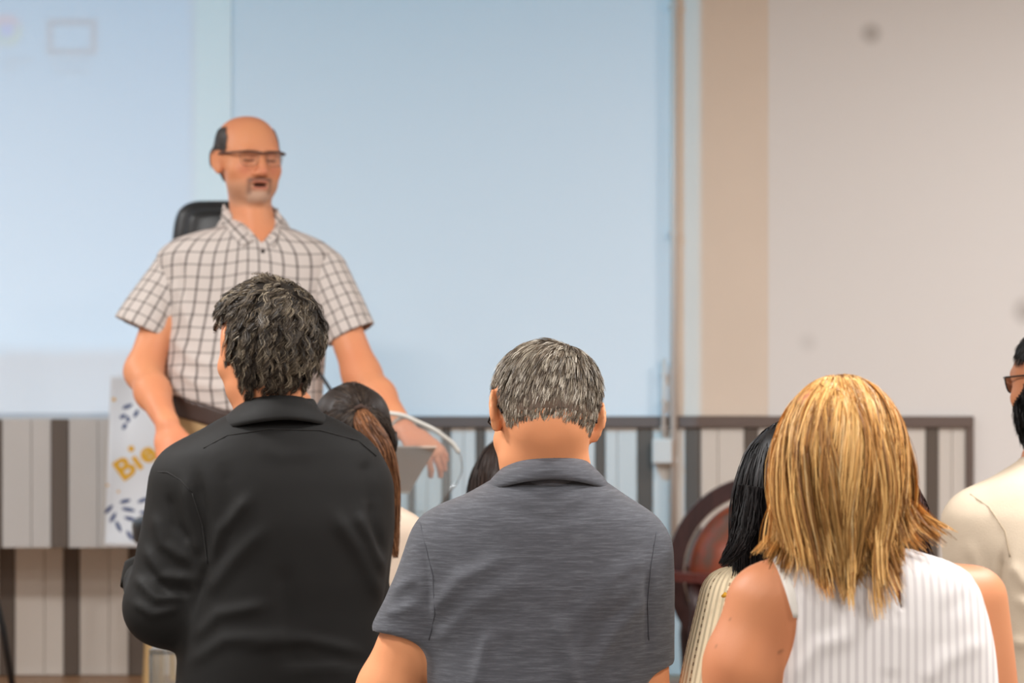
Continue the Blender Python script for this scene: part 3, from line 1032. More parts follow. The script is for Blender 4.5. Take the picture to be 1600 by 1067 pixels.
def clear_mat(name, tint=(0.95, 0.97, 0.97, 1), alpha=0.12, rough=0.05, white=0.0, wcol=(0.8, 0.82, 0.82, 1)):
    m, nt, b = new_mat(name)
    out = [n for n in nt.nodes if n.type == 'OUTPUT_MATERIAL'][0]
    tr = nt.nodes.new('ShaderNodeBsdfTransparent'); tr.inputs[0].default_value = tint
    gl = nt.nodes.new('ShaderNodeBsdfGlossy'); gl.inputs['Roughness'].default_value = rough
    df = nt.nodes.new('ShaderNodeBsdfDiffuse'); df.inputs[0].default_value = wcol
    fr = nt.nodes.new('ShaderNodeFresnel'); fr.inputs[0].default_value = 1.45
    m1 = nt.nodes.new('ShaderNodeMixShader'); nt.links.new(fr.outputs[0], m1.inputs[0]); nt.links.new(tr.outputs[0], m1.inputs[1]); nt.links.new(gl.outputs[0], m1.inputs[2])
    m2 = nt.nodes.new('ShaderNodeMixShader'); m2.inputs[0].default_value = white
    nt.links.new(m1.outputs[0], m2.inputs[1]); nt.links.new(df.outputs[0], m2.inputs[2])
    nt.links.new(m2.outputs[0], out.inputs[0])
    return m


M_LENS = clear_mat('spectacle_lens', (0.96, 0.97, 0.97, 1))
M_GLASSFRAME = plain('dark_metal_frame', lin(38, 34, 34), 0.3, 0.6)
# ------------------------------------------------------------------ man in the grey polo shirt
def slub(name, c1, c2, c3):
    m, nt, b = new_mat(name)
    tc = nt.nodes.new('ShaderNodeTexCoord'); mp = nt.nodes.new('ShaderNodeMapping'); mp.inputs['Scale'].default_value = (26, 26, 330)
    nt.links.new(tc.outputs['Object'], mp.inputs[0])
    n = nt.nodes.new('ShaderNodeTexNoise'); n.inputs['Scale'].default_value = 1.0; n.inputs['Detail'].default_value = 4; n.inputs['Roughness'].default_value = 0.7
    nt.links.new(mp.outputs[0], n.inputs[0])
    cr = nt.nodes.new('ShaderNodeValToRGB'); e = cr.color_ramp.elements
    e[0].position = 0.33; e[0].color = c1; e[1].position = 0.72; e[1].color = c3; x = e.new(0.5); x.color = c2
    nt.links.new(n.outputs[0], cr.inputs[0]); nt.links.new(cr.outputs[0], b.inputs['Base Color'])
    b.inputs['Roughness'].default_value = 0.85; b.inputs['Sheen Weight'].default_value = 0.15
    bp = nt.nodes.new('ShaderNodeBump'); bp.inputs['Strength'].default_value = 0.25; bp.inputs['Distance'].default_value = 0.001
    nt.links.new(n.outputs[0], bp.inputs['Height']); nt.links.new(bp.outputs[0], b.inputs['Normal'])
    return m


def polo_man():
    f = Fig(4.7, (850, 652), yaw=15, pitch=24, roll=7, scale=1.0)
    root = person('man in charcoal grey polo shirt with short grey hair, head bowed, back turned', f, 0)
    w = f.w
    rows = [(737, 792, 922, .066, .01), (752, 765, 948, .085, .01), (768, 735, 972, .10, .012), (788, 694, 998, .112, .015), (812, 668, 1018, .12, .015), (855, 656, 1028, .125, .015), (905, 655, 1030, .128, .015),
            (965, 660, 1025, .125, .02), (1030, 664, 1015, .12, .02), (1110, 668, 1010, .12, .02), (1200, 666, 1012, .125, .02), (1310, 652, 1028, .14, .02)]
    tor = Loft(f.rows(rows), 0, 2.35, 0.03)
    lsh, lel = w(698, 862, .01), w(606, 1078, .05)
    rsh, rel_ = w(988, 866, .01), w(1010, 1120, .06)
    lhem, rhem = w(634, 990, .03), w(1006, 1036, .04)
    armsk = [Cone(lsh, lel, .052, .049, .04), Cone(lel, w(690, 1005, .30), .047, .030, .03), Cone(rsh, rel_, .050, .042, .04), Cone(rel_, w(960, 1040, .32), .042, .029, .03)]
    armsk += hand_prims(w(690, 1005, .30), (0.09, .05, .02), np.array([-.2, -.3, 1]), .9, side=1) + hand_prims(w(960, 1040, .32), (-0.09, .04, .02), np.array([.2, -.3, 1]), .9, side=-1)
    neck = [Cone(f.hl(0, -.026, -.03), w(857, 752, .02), .060, .064, .03), Cone(f.hl(0, -.035, -.02), w(857, 728, .018), .050, .058, .03)]
    cx, cy = wx(842, 4.72), 4.72
    legs = legs_prims(f, .86, cx, cy, 0.0)
    inner = Loft(f.rows(rows, -.014), 0, 2.35, .03)
    body = [inner] + armsk + neck + head_prims(f, ear_out=1.2) + legs
    xs = axis((cx - .36, cx + .36, .006)); ys = axis((4.50, 4.80, .006), (4.80, 5.24, .011)); zs = axis((0.04, .86, .03), (.86, 1.42, .0075), (1.42, 1.68, .0045))
    V, Q, N = skin_mesh(f, root, body, xs, ys, zs, base=SKIN * np.array([1.22, 1.2, 1.16]))
    mat = slub('slub_jersey', lin(66, 67, 72), lin(76, 77, 83), lin(98, 100, 106))
    dirl = nrm(lel - lsh)
    sl = [Cone(lsh, lhem, .060, .059, .045, cut=nrm(np.array([-.10, .0, -1]))), Cone(rsh, rhem, .060, .050, .045, cut=nrm(np.array([.02, 0, -1])))]
    folds = [([(668, 968), (720, 905), (800, 868)], 14, 4), ([(672, 1010), (740, 945), (830, 900)], 16, 3), ([(1012, 930), (960, 985), (915, 1060)], 15, 4), ([(1020, 890), (930, 960), (880, 1067)], 18, 3),
             ([(742, 1080), (765, 985)], 12, 5), ([(800, 1080), (790, 990)], 16, -3), ([(900, 1080), (868, 960)], 14, 4), ([(660, 830), (668, 900), (672, 985)], 7, -1.5), ([(1010, 890), (1012, 960), (1012, 1030)], 8, -2.5),
             ([(770, 790), (860, 812), (950, 790)], 15, -2), ([(610, 930), (650, 900)], 10, 3), ([(600, 960), (655, 945)], 10, 3), ([(700, 800), (730, 830), (740, 900)], 20, -2), ([(870, 1000), (960, 900), (1010, 870)], 14, 3)]
    o, SV, SQ = cloth_mesh(f, root, 'polo_shirt', [tor] + sl, xs, ys, axis((1.0, 1.47, .006)) if False else axis((.78, 1.02, .02), (1.02, 1.47, .0055)), mat, clip=lambda X, Y, Z: (.82 - Z) + 0 * X + 0 * Y, folds=folds, noise=.0022, nfreq=22, smooth=2, seed=5, amp=1.7)
    thread = plain('seam_thread', lin(74, 75, 81), .8)
    seam(root, SV, SQ, [(656, 815), (664, 850), (676, 900), (679, 960), (670, 1000)], f.D, thread, .0008)
    seam(root, SV, SQ, [(1026, 830), (1018, 880), (1012, 940), (1014, 1000)], f.D, thread, .0008)
    c = w(855, 747, .012)
    collar(root, c, 4, (.066, .084), (.106, .104), lambda a: .040 - .018 * (1 - math.cos(a)), lambda a: .002 - .034 * (1 - math.cos(a)) ** .8, mat, (-165, 165), bulge=.006, thick=.004)
    collar(root, c, 4, (.065, .082), (.070, .090), lambda a: .034 - .018 * (1 - math.cos(a)), lambda a: -.02 - .02 * (1 - math.cos(a)), mat, (-175, 175), name='collar_stand', thick=.003)
    cloth_mesh(f, root, 'trousers', legs + [Loft([(.66, cx, cy, .16, .115), (.76, cx, cy, .188, .128), (.90, cx, cy, .182, .122)], 0, 2.3, .03)], xs, ys, axis((.05, .95, .02)), plain('dark_trousers', lin(48, 46, 50), .85, bump=.1), g=.004)
    shoes(f, root, cx, cy, 0, .10)
    cols = ([lin(84, 72, 60), lin(122, 108, 92), lin(158, 146, 128), lin(196, 186, 170)], [2.6, 3.2, 2.4, 1.2])
    hair(f, root, V, Q, N, hairline(.085, .022, -.044), 13000, lambda L, r: np.interp(L[:, 2], [-.04, .0, .05, .09], [.010, .018, .027, .032]) * r.uniform(.75, 1.2, len(L)), .0013, cols, (.022, -.058, .105), steps=5, lift=.5, grav=.1, comb=1.0, jitter=.16, nclump=700, clump=.35, cap=.0015, capcol=lin(92, 74, 60), seed=4, capshift=.014)
    glasses(root, f, M_GLASSFRAME, M_LENS, y=.112, z=-.004, r=.0014)


polo_man()
# ------------------------------------------------------------------ man in the black shirt
def black_man():
    f = Fig(5.4, (414, 545), yaw=32, pitch=10, roll=2, scale=1.02)
    root = person('man in black long-sleeved shirt with wavy salt and pepper hair, seen from behind', f, 0)
    w = f.w
    rows = [(622, 372, 492, .060, .0), (640, 366, 500, .070, .0), (660, 334, 536, .09, .0), (685, 298, 574, .105, .0), (712, 276, 594, .115, .0), (760, 268, 607, .125, .0), (830, 280, 612, .13, .0), (900, 288, 605, .13, .0),
            (960, 288, 598, .128, .0), (1067, 276, 592, .13, .0), (1150, 272, 594, .135, .0), (1240, 264, 606, .148, .0)]
    tor = Loft(f.rows(rows), 12, 2.3, .03)
    lsh, lel, lwr = w(292, 758, -.01), w(250, 950, -.02), w(236, 892, .22)
    rsh, rel_, rwr = w(556, 768, .05), w(560, 950, .16), w(520, 900, .36)
    hand = hand_prims(w(244, 876, .26), np.array([.12, .25, .95]), np.array([-.6, -.6, .1]), .35, side=1)
    arms = [Cone(lsh, lel, .046, .040, .02), Cone(lel, lwr, .040, .028, .02), Cone(lwr, w(244, 876, .26), .028, .027, .02), Cone(rsh, rel_, .05, .042, .04), Cone(rel_, rwr, .042, .03, .02)] + hand + hand_prims(rwr, np.array([-.6, .4, .5]), np.array([.3, -.3, .8]), .6, side=-1)
    neck = [Cone(f.hl(0, -.024, -.03), w(425, 650, .0), .058, .064, .03)]
    cx, cy = wx(435, 5.4), 5.4
    legs = legs_prims(f, .86, cx, cy, 0.0)
    body = [Loft(f.rows(rows, -.014), 12, 2.3, .03)] + arms + neck + head_prims(f, ear_out=1.0) + legs
    xs = axis((cx - .40, cx + .32, .0065)); ys = axis((5.2, 5.56, .0065), (5.56, 5.95, .011)); zs = axis((.04, .86, .03), (.86, 1.48, .009), (1.48, 1.79, .0048))
    V, Q, N = skin_mesh(f, root, body, xs, ys, zs, base=SKIN * np.array([.92, .86, .82]))
    mat = plain('black_cotton', lin(17, 15.5, 13.5), .7, bump=.15, bscale=500, spec=.3, bdist=.0004)
    sl = [Cone(lsh, lel, .070, .064, .05), Cone(lel, w(234, 914, .15), .064, .050, .03), Cone(w(234, 914, .15), w(230, 894, .20), .050, .047, .01, cut=True), Cone(rsh, rel_, .06, .055, .05), Cone(rel_, rwr, .06, .045, .03)]
    folds = [([(305, 735), (318, 800), (325, 880), (300, 960)], 9, -7), ([(285, 745), (300, 820), (312, 870)], 10, 7), ([(318, 900), (345, 830), (395, 770)], 13, 7), ([(322, 930), (360, 880), (420, 820)], 15, 5),
             ([(600, 900), (575, 840), (555, 800)], 12, 8), ([(598, 940), (560, 860), (520, 800)], 15, 6), ([(596, 870), (585, 820), (580, 780)], 9, -6), ([(300, 1000), (340, 960), (420, 945)], 13, 5), ([(290, 1040), (350, 1000), (470, 990)], 13, 4),
             ([(380, 1010), (480, 1000), (570, 1020)], 12, 4), ([(430, 1050), (520, 1045), (585, 1060)], 12, 4), ([(240, 800), (255, 850), (300, 880)], 11, 6), ([(225, 850), (250, 900), (305, 905)], 11, 7), ([(210, 900), (245, 935), (290, 930)], 10, 7),
             ([(205, 940), (240, 960), (280, 950)], 9, 5), ([(262, 770), (275, 820), (300, 850)], 10, -6), ([(230, 880), (260, 925), (300, 925)], 8, -6), ([(350, 720), (360, 800), (330, 900)], 18, -4), ([(570, 720), (580, 790)], 14, -4),
             ([(460, 1067), (450, 960), (440, 880)], 20, -4), ([(400, 700), (440, 712), (500, 705)], 14, 2)]
    o, SV, SQ = cloth_mesh(f, root, 'shirt', [tor] + sl, xs, ys, axis((.84, 1.02, .02), (1.02, 1.54, .006)), mat, clip=lambda X, Y, Z: (.86 - Z) + 0 * X + 0 * Y, folds=folds, noise=.0025, nfreq=20, smooth=2, seed=8, amp=1.0)
    th = plain('black_thread', lin(24, 22, 20), .8)
    seam(root, SV, SQ, [(318, 700), (355, 680), (420, 670), (500, 672), (560, 688), (588, 712)], f.D, th, .0014)
    seam(root, SV, SQ, [(246, 737), (262, 738), (282, 750), (300, 770)], f.D, th, .0013)
    seam(root, SV, SQ, [(300, 770), (316, 820), (324, 880)], f.D, th, .0011)
    c = w(428, 648, -.004)
    red = plain('red_collar_lining', lin(120, 42, 34), .8)
    collar(root, c, 16, (.064, .078), (.112, .110), lambda a: .036 - .016 * (1 - math.cos(a)), lambda a: -.008 - .030 * (1 - math.cos(a)) ** .8, mat, (-165, 165), bulge=.006, thick=.004)
    collar(root, c, 16, (.061, .071), (.072, .082), lambda a: .035 - .014 * (1 - math.cos(a)), lambda a: -.02 - .02 * (1 - math.cos(a)), red, (-175, 175), name='collar_lining', thick=.003)
    collar(root, w(232, 899, .185), 30, (.046, .046), (.054, .052), lambda a: .030, lambda a: -.012, mat, (-176, 176), name='cuff', tilt=-.4, thick=.003, bulge=.001)
    cloth_mesh(f, root, 'trousers', legs + [Loft([(.68, cx, cy, .17, .12), (.78, cx, cy, .196, .132), (.92, cx, cy, .188, .126)], 0, 2.3, .03)], xs, ys, axis((.05, .95, .02)), plain('navy_trousers', lin(40, 42, 52), .85, bump=.1), g=.002)
    shoes(f, root, cx, cy, 0, .10)
    cols = ([lin(44, 37, 31), lin(70, 60, 49), lin(110, 97, 80), lin(156, 142, 120)], [3.0, 3.0, 2.0, 1.0])

    def grey(L, C):   # more grey over the temples and ears
        g = np.clip((L[:, 1] + .01) / .06, 0, 1) * np.clip(-L[:, 0] / .05, 0, 1)
        return C * (1 + 1.7 * g[:, None])
    hair(f, root, V, Q, N, hairline(.085, .034, -.075), 15000, lambda L, r: np.interp(L[:, 2], [-.07, .0, .1], [.068, .070, .072]) * np.where((L[:, 1] > -.035) & (L[:, 2] < .075), .26, 1.0) * r.uniform(.7, 1.2, len(L)), .00115, cols, (.005, -.062, .098), steps=11, lift=1.0, grav=.35, comb=.9,
         curl=2.4, curlf=12.0, jitter=.18, nclump=420, clump=.75, cap=.006, capcol=lin(32, 28, 24), seed=11, shade=grey, skull=1.07)


black_man()
# ------------------------------------------------------------------ woman with long blonde hair
def stripes(name, base, line, period, duty, axis_i=0, attr=None, rough=.8):
    m, nt, b = new_mat(name)
    tc = nt.nodes.new('ShaderNodeTexCoord'); sp = nt.nodes.new('ShaderNodeSeparateXYZ'); nt.links.new(tc.outputs['Object'], sp.inputs[0])
    src = sp.outputs[axis_i]
    if attr:
        a = nt.nodes.new('ShaderNodeAttribute'); a.attribute_name = attr; src = a.outputs['Fac']
    dv = nt.nodes.new('ShaderNodeMath'); dv.operation = 'DIVIDE'; nt.links.new(src, dv.inputs[0]); dv.inputs[1].default_value = period
    fr = nt.nodes.new('ShaderNodeMath'); fr.operation = 'FRACT'; nt.links.new(dv.outputs[0], fr.inputs[0])
    pp = nt.nodes.new('ShaderNodeMath'); pp.operation = 'PINGPONG'; nt.links.new(fr.outputs[0], pp.inputs[0]); pp.inputs[1].default_value = .5
    mr = nt.nodes.new('ShaderNodeMapRange'); nt.links.new(pp.outputs[0], mr.inputs[0])
    mr.inputs[1].default_value = duty * .5 - .06; mr.inputs[2].default_value = duty * .5 + .06; mr.inputs[3].default_value = 1; mr.inputs[4].default_value = 0
    mx = nt.nodes.new('ShaderNodeMix'); mx.data_type = 'RGBA'; nt.links.new(mr.outputs[0], mx.inputs[0]); mx.inputs[6].default_value = base; mx.inputs[7].default_value = line
    nt.links.new(mx.outputs[2], b.inputs['Base Color']); b.inputs['Roughness'].default_value = rough
    bp = nt.nodes.new('ShaderNodeBump'); bp.inputs['Strength'].default_value = .35; bp.inputs['Distance'].default_value = .001
    nt.links.new(mr.outputs[0], bp.inputs['Height']); nt.links.new(bp.outputs[0], b.inputs['Normal'])
    return m


def blonde():
    f = Fig(4.0, (1310, 724), yaw=4, pitch=14, roll=3, scale=.97)
    root = person('woman with long straight blonde hair in white striped sleeveless top, seen from behind', f, 0)
    w = f.w
    rows = [(846, 1262, 1392, .058, .0), (860, 1232, 1425, .075, .0), (876, 1205, 1478, .092, .0), (895, 1190, 1510, .10, .0), (930, 1186, 1530, .108, .0), (980, 1200, 1542, .112, .0), (1030, 1206, 1550, .112, .0),
            (1080, 1206, 1554, .112, .0), (1200, 1222, 1548, .11, .0), (1320, 1226, 1548, .12, .0), (1420, 1210, 1560, .13, .0)]
    tor = Loft(f.rows(rows), -4, 2.3, .03)
    lsh, lel = w(1192, 945, -.005), w(1128, 1230, .02)
    rsh, rel_ = w(1524, 935, .02), w(1562, 1210, .06)
    arms = [Cone(lsh, w(1165, 1040, -.005), .052, .054, .05), Cone(w(1165, 1040, -.005), lel, .054, .042, .03), Cone(lel, w(1190, 1230, .22), .040, .026, .03), Cone(rsh, rel_, .044, .040, .05), Cone(rel_, w(1480, 1200, .26), .038, .026, .03)]
    arms += hand_prims(w(1190, 1230, .22), np.array([.7, .5, .2]), np.array([-.2, -.3, 1]), .7, side=1, s=.9) + hand_prims(w(1480, 1200, .26), np.array([-.7, .4, .2]), np.array([.2, -.3, 1]), .7, side=-1, s=.9)
    neck = [Cone(f.hl(0, -.022, -.03), w(1325, 868, .0), .050, .054, .03)]
    cx, cy = wx(1375, 4.0), 4.0
    legs = legs_prims(f, .78, cx, cy, 0, .09, .085)
    body = [Loft(f.rows(rows, -.008), -4, 2.3, .03)] + arms + neck + head_prims(f, True) + legs
    xs = axis((cx - .31, cx + .26, .006)); ys = axis((3.82, 4.16, .006), (4.16, 4.45, .012)); zs = axis((.04, .78, .03), (.78, 1.34, .0065), (1.34, 1.60, .0055))

    def moles(f, V, N, C):
        P = to_px(V)
        for mx_, my_ in ((1141, 968), (1218, 1018), (1120, 1010)):
            d = np.linalg.norm(P - np.array([mx_, my_]), axis=1); C = np.where(((d < 2.6) & (N[:, 1] < 0))[:, None], C * .6, C)
        return C
    V, Q, N = skin_mesh(f, root, body, xs, ys, zs, paint=moles, base=SKIN * np.array([1.0, .93, .88]))
    mat = stripes('striped_seersucker', lin(226, 220, 216), lin(204, 197, 195), .0115, .42)

    def cutout(X, Y, Z):   # armholes, neckline and the slit at the nape
        def px(Xv, Yv, Zv): return 800 + Xv / Yv * FPX, HOR - (Zv - CAMZ) / Yv * FPX
        a, b = px(X, Y, Z)
        m = 1 / f.sc
        L = (1 - np.sqrt(((a - 1172) / 74) ** 2 + ((b - 965) / 118) ** 2)) * 74 * m
        Rr = (1 - np.sqrt(((a - 1618) / 66) ** 2 + ((b - 960) / 170) ** 2)) * 62 * m
        up = (858 - b) * m + 0 * a
        s = np.where(b < 952, (np.interp(b, [850, 885, 952], [6, 8, 1]) - np.abs(a - np.interp(b, [850, 952], [1391, 1408]))) * m, -1.0)
        s = np.where(Y < 4.0, s, -1.0)
        return np.maximum(np.maximum(L, Rr), np.maximum(up, s)) + np.maximum(.86 - Z, -1)*0
    o, SV, SQ = cloth_mesh(f, root, 'sleeveless_top', [tor], axis((cx - .31, wx(1370, 3.9), .006), (wx(1370, 3.9), wx(1430, 3.9), .0025), (wx(1430, 3.9), cx + .26, .006)), ys, axis((.80, 1.0, .02), (1.0, 1.36, .004)), mat, g=.004, clip=cutout, noise=.002, nfreq=25, smooth=1, seed=3,
                           folds=[([(1230, 1067), (1280, 1010), (1340, 990)], 14, 4), ([(1540, 1000), (1480, 1030), (1440, 1067)], 14, 4), ([(1400, 960), (1392, 1060)], 14, 3), ([(1250, 900), (1290, 940), (1300, 1000)], 12, -3), ([(1520, 920), (1480, 960), (1470, 1030)], 14, -3)])
    P = to_px(SV)
    white = plain('white_cotton_tape', lin(232, 226, 216), .8, bump=.1)
    strip(root, V, Q, [(1206, 872), (1216, 892), (1228, 925), (1240, 965)], [(1224, 868), (1234, 890), (1246, 925), (1254, 965)], white, 'strap', .006)
    rel(MB().tube([w(1388, 851, -.084), w(1388, 851, -.092)], .006, 12).build('button', plain('cream_button', lin(232, 214, 184), .4), None, True), root)
    cloth_mesh(f, root, 'skirt', [Loft([(.45, cx, cy, .22, .17), (.70, cx, cy, .19, .15), (.80, cx, cy, .175, .14), (.92, cx, cy, .15, .115)], 0, 2.2, .02)], xs, ys, axis((.40, .95, .012)), plain('pale_skirt', lin(190, 182, 176), .85, bump=.1), noise=.004, nfreq=20)
    shoes(f, root, cx, cy, 0, .09)
    cols = ([lin(176, 124, 66), lin(214, 160, 90), lin(232, 184, 114), lin(244, 208, 150), lin(136, 92, 48)], [2.4, 3.2, 2.4, 1.0, 1.4])
    cols2 = cols
    back = (np.array([cx - .02, 4.0, 1.12]), np.array([.25, .145, .26]))
    lft = (w(1200, 955, 0), np.array([.055, .07, .06])); rgt = (w(1520, 940, 0), np.array([.075, .075, .075]))
    nk = (w(1320, 850, 0), np.array([.062, .062, .10]))

    def flow(f, P, roots, t):
        L = f.local(roots); o = np.zeros_like(P)
        side = np.clip(np.abs(L[:, 0]) / .06, 0, 1)
        if .35 < t < .75:   # the hair draws in round the neck
            o[:, 0] -= .32 * np.clip((P[:, 0] - f.hc[0]) / .09, -1, 1) * np.clip((f.hc[2] - .03 - P[:, 2]) / .05, 0, 1)
        if t > .6:   # ends drift out to the sides over the shoulders
            o[:, 0] += np.where(L[:, 0] > .0, .85, .12) * (t - .6) * 2.5 * np.clip(np.abs(L[:, 0]) / .03, 0, 1.2)
        o[:, 1] = -.10 * (t > .5)
        return o

    def ln(L, r):
        base = np.interp(L[:, 2], [-.06, .0, .06, .115], [.19, .25, .315, .372])
        lay = r.choice([1.0, .80, .58], len(L), p=[.38, .32, .30])
        return base * lay * r.uniform(.82, 1.08, len(L))
    m = lambda L: (L[:, 2] > np.interp(L[:, 1], [-.1, -.02, .03, .07, .1], [-.06, -.03, -.01, .05, .085]))
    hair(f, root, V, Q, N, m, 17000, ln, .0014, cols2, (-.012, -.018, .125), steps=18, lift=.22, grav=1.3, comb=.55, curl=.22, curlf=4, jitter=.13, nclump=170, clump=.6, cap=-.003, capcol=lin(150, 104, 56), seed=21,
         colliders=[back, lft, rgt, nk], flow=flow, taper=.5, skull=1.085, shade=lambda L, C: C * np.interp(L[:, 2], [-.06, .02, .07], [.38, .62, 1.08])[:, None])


blonde()
# ------------------------------------------------------------------ the speaker behind the lectern
def check_mat(name, base, dark, pu, pv, wu=.16, wv=.12, ku=.78, kv=.62, hole=False):
    m, nt, b = new_mat(name)

    def line(attr, per, wd):
        a = nt.nodes.new('ShaderNodeAttribute'); a.attribute_name = attr
        n = nt.nodes.new('ShaderNodeTexNoise'); n.inputs['Scale'].default_value = 9
        dv = nt.nodes.new('ShaderNodeMath'); dv.operation = 'DIVIDE'; nt.links.new(a.outputs['Fac'], dv.inputs[0]); dv.inputs[1].default_value = per
        fr = nt.nodes.new('ShaderNodeMath'); fr.operation = 'FRACT'; nt.links.new(dv.outputs[0], fr.inputs[0])
        pp = nt.nodes.new('ShaderNodeMath'); pp.operation = 'PINGPONG'; nt.links.new(fr.outputs[0], pp.inputs[0]); pp.inputs[1].default_value = .5
        mr = nt.nodes.new('ShaderNodeMapRange'); nt.links.new(pp.outputs[0], mr.inputs[0])
        mr.inputs[1].default_value = wd * .5 - .03; mr.inputs[2].default_value = wd * .5 + .03; mr.inputs[3].default_value = 1; mr.inputs[4].default_value = 0
        return mr.outputs[0]
    a, c = line('cu', pu, wu), line('cv', pv, wv)

    def scale(v, k):
        n = nt.nodes.new('ShaderNodeMath'); n.operation = 'MULTIPLY'; nt.links.new(v, n.inputs[0]); n.inputs[1].default_value = k; return n.outputs[0]
    if hole:
        mu = nt.nodes.new('ShaderNodeMath'); mu.operation = 'MULTIPLY'; nt.links.new(a, mu.inputs[0]); nt.links.new(c, mu.inputs[1]); f1 = scale(mu.outputs[0], .8)
        fac = f1
    else:
        mx0 = nt.nodes.new('ShaderNodeMath'); mx0.operation = 'MAXIMUM'; nt.links.new(scale(a, ku), mx0.inputs[0]); nt.links.new(scale(c, kv), mx0.inputs[1])
        ad = nt.nodes.new('ShaderNodeMath'); ad.operation = 'MULTIPLY_ADD'; nt.links.new(scale(a, .3), ad.inputs[0]); nt.links.new(c, ad.inputs[1]); nt.links.new(mx0.outputs[0], ad.inputs[2]); ad.use_clamp = True
        fac = ad.outputs[0]
    mx = nt.nodes.new('ShaderNodeMix'); mx.data_type = 'RGBA'; nt.links.new(fac, mx.inputs[0]); mx.inputs[6].default_value = base; mx.inputs[7].default_value = dark
    nt.links.new(mx.outputs[2], b.inputs['Base Color']); b.inputs['Roughness'].default_value = .85
    return m


def speaker():
    D = 7.7
    f = Fig(D, (389, 250), yaw=205, pitch=3, roll=0, scale=1.0)
    root = person('balding man in checked short-sleeved shirt and glasses speaking at the lectern', f, STAGE)
    w = f.w
    rows = [(340, 364, 430, .050, .0), (352, 348, 444, .068, .0), (364, 308, 474, .088, .0), (378, 270, 506, .105, .0), (402, 246, 530, .125, .0), (440, 252, 524, .138, .0), (500, 256, 516, .145, .0), (560, 252, 508, .155, .0), (610, 249, 503, .16, .0), (660, 252, 500, .155, .0), (690, 256, 498, .15, .0)]
    tor = Loft(f.rows(rows), 5, 2.25, .03)
    rsh, rel_, rwr = w(274, 426, 0), w(224, 580, -.12), w(262, 664, -.34)
    lsh, lel, lwr = w(506, 426, 0), w(565, 585, -.12), w(632, 672, -.33)
    arms = [Cone(rsh, rel_, .044, .047, .02), Cone(rel_, (rel_ * .6 + rwr * .4), .047, .044, .03), Cone((rel_ * .6 + rwr * .4), rwr, .044, .028, .03),
            Cone(lsh, lel, .044, .048, .02), Cone(lel, lel * .6 + lwr * .4, .048, .043, .03), Cone(lel * .6 + lwr * .4, lwr, .043, .028, .03)]
    arms += hand_prims(rwr, np.array([.14, -.45, -.88]), np.array([-.15, -.9, .4]), 1.0, side=-1, spread=.22, thumb_dir=np.array([.75, -.2, -.6]), fingers=(.75, .9, 1.0, 1.05))
    arms += hand_prims(lwr, np.array([.78, -.30, -.52]), np.array([.35, -.55, .78]), .3, side=1, spread=.18, thumb_dir=np.array([.25, -.45, -.85]), fingers=(.5, .45, .42, .4))
    neck = [Cone(f.hl(0, -.02, -.04), w(397, 362, .01), .054, .060, .025), Cone(f.hl(0, .0, -.06), w(402, 380, -.045), .038, .042, .02)]
    cx, cy = wx(378, D), D
    legs = legs_prims(f, STAGE + .86, cx, cy, STAGE, .11, .09)
    body = [Loft(f.rows(rows, -.016), 5, 2.25, .03)] + arms + neck + head_prims(f, mouth=True, ear_out=1.15, jaw=1.13) + legs
    xs = axis((cx - .36, cx + .62, .0042)); ys = axis((7.16, 7.84, .0042), (7.84, 7.96, .008)); zs = axis((STAGE + .04, 1.20, .03), (1.20, 1.48, .0042), (1.48, 1.99, .010), (1.99, 2.30, .003))

    def paint(f, V, N, C):
        L = f.local(V); x, y, z = L[:, 0], L[:, 1], L[:, 2]; ax = np.abs(x)
        face = (np.linalg.norm(L, axis=1) < .16) & (y > .03)

        def mixc(mask, col, k):
            nonlocal C
            kk = (np.clip(mask, 0, 1) * k)[:, None]; C = C * (1 - kk) + np.array(lin(*col)[:3]) * kk
        sm = lambda v, e, s: np.clip((v - e) / s * .5 + .5, 0, 1)
        F = face.astype(float)
        mixc(F * np.exp(-((ax - .042) / .018) ** 2 - ((z + .028) / .016) ** 2), (206, 112, 92), .45)
        mixc(F * np.exp(-(ax / .014) ** 2 - ((z + .032) / .014) ** 2), (210, 116, 96), .45)
        mixc(F * sm(y, .07, .006) * np.exp(-((z - .020 + (ax - .03) ** 2 * 6) / .0045) ** 2) * sm(ax, .012, .004) * sm(-ax, -.048, .006), (122, 82, 66), .6)
        mixc(F * np.exp(-((z + .004 + (ax - .031) ** 2 * -8) / .0036) ** 2) * sm(ax, .016, .003) * sm(-ax, -.046, .003), (84, 46, 40), .85)
        mixc(F * sm(y, .06, .01) * np.exp(-((ax - .028) / .014) ** 2 - ((z - .009) / .007) ** 2), (170, 104, 84), .5)
        # stubble along the jaw, goatee, moustache
        mixc(sm(-z, .060, .012) * sm(y, .0, .02) * (np.linalg.norm(L, axis=1) < .15) * sm(z, -.125, .01), (184, 146, 120), .6)
        mixc(F * sm(-z, .084, .006) * sm(-ax, -.032, .008) * sm(y, .066, .008) * sm(z, -.116, .006), (198, 166, 146), .7)
        mixc(F * np.exp(-((ax - .029) / .006) ** 2) * sm(-z, .052, .004) * sm(z, -.094, .005) * sm(y, .06, .01), (118, 82, 68), .7)
        mixc(F * sm(y, .075, .006) * np.exp(-((z + .0515 + ax * .12) / .005) ** 2) * sm(-ax, -.033, .005), (96, 64, 54), .9)
        mixc(F * sm(y, .08, .004) * sm(-ax, -.021, .003) * np.maximum(np.exp(-((z + .0605) / .0035) ** 2), np.exp(-((z + .0765) / .005) ** 2)), (178, 92, 80), .7)
        mixc(F * sm(-ax, -.0185, .002) * np.exp(-((z + .0685) / .0048) ** 4) * sm(-y, -.0935, .002) * sm(y, .06, .01), (52, 20, 18), .95)
        P = to_px(V)
        hand = (P[:, 1] > 655) & (V[:, 1] < 7.5)
        C = np.where(hand[:, None], C * np.array([1.0, .93, .95]), C)
        return C
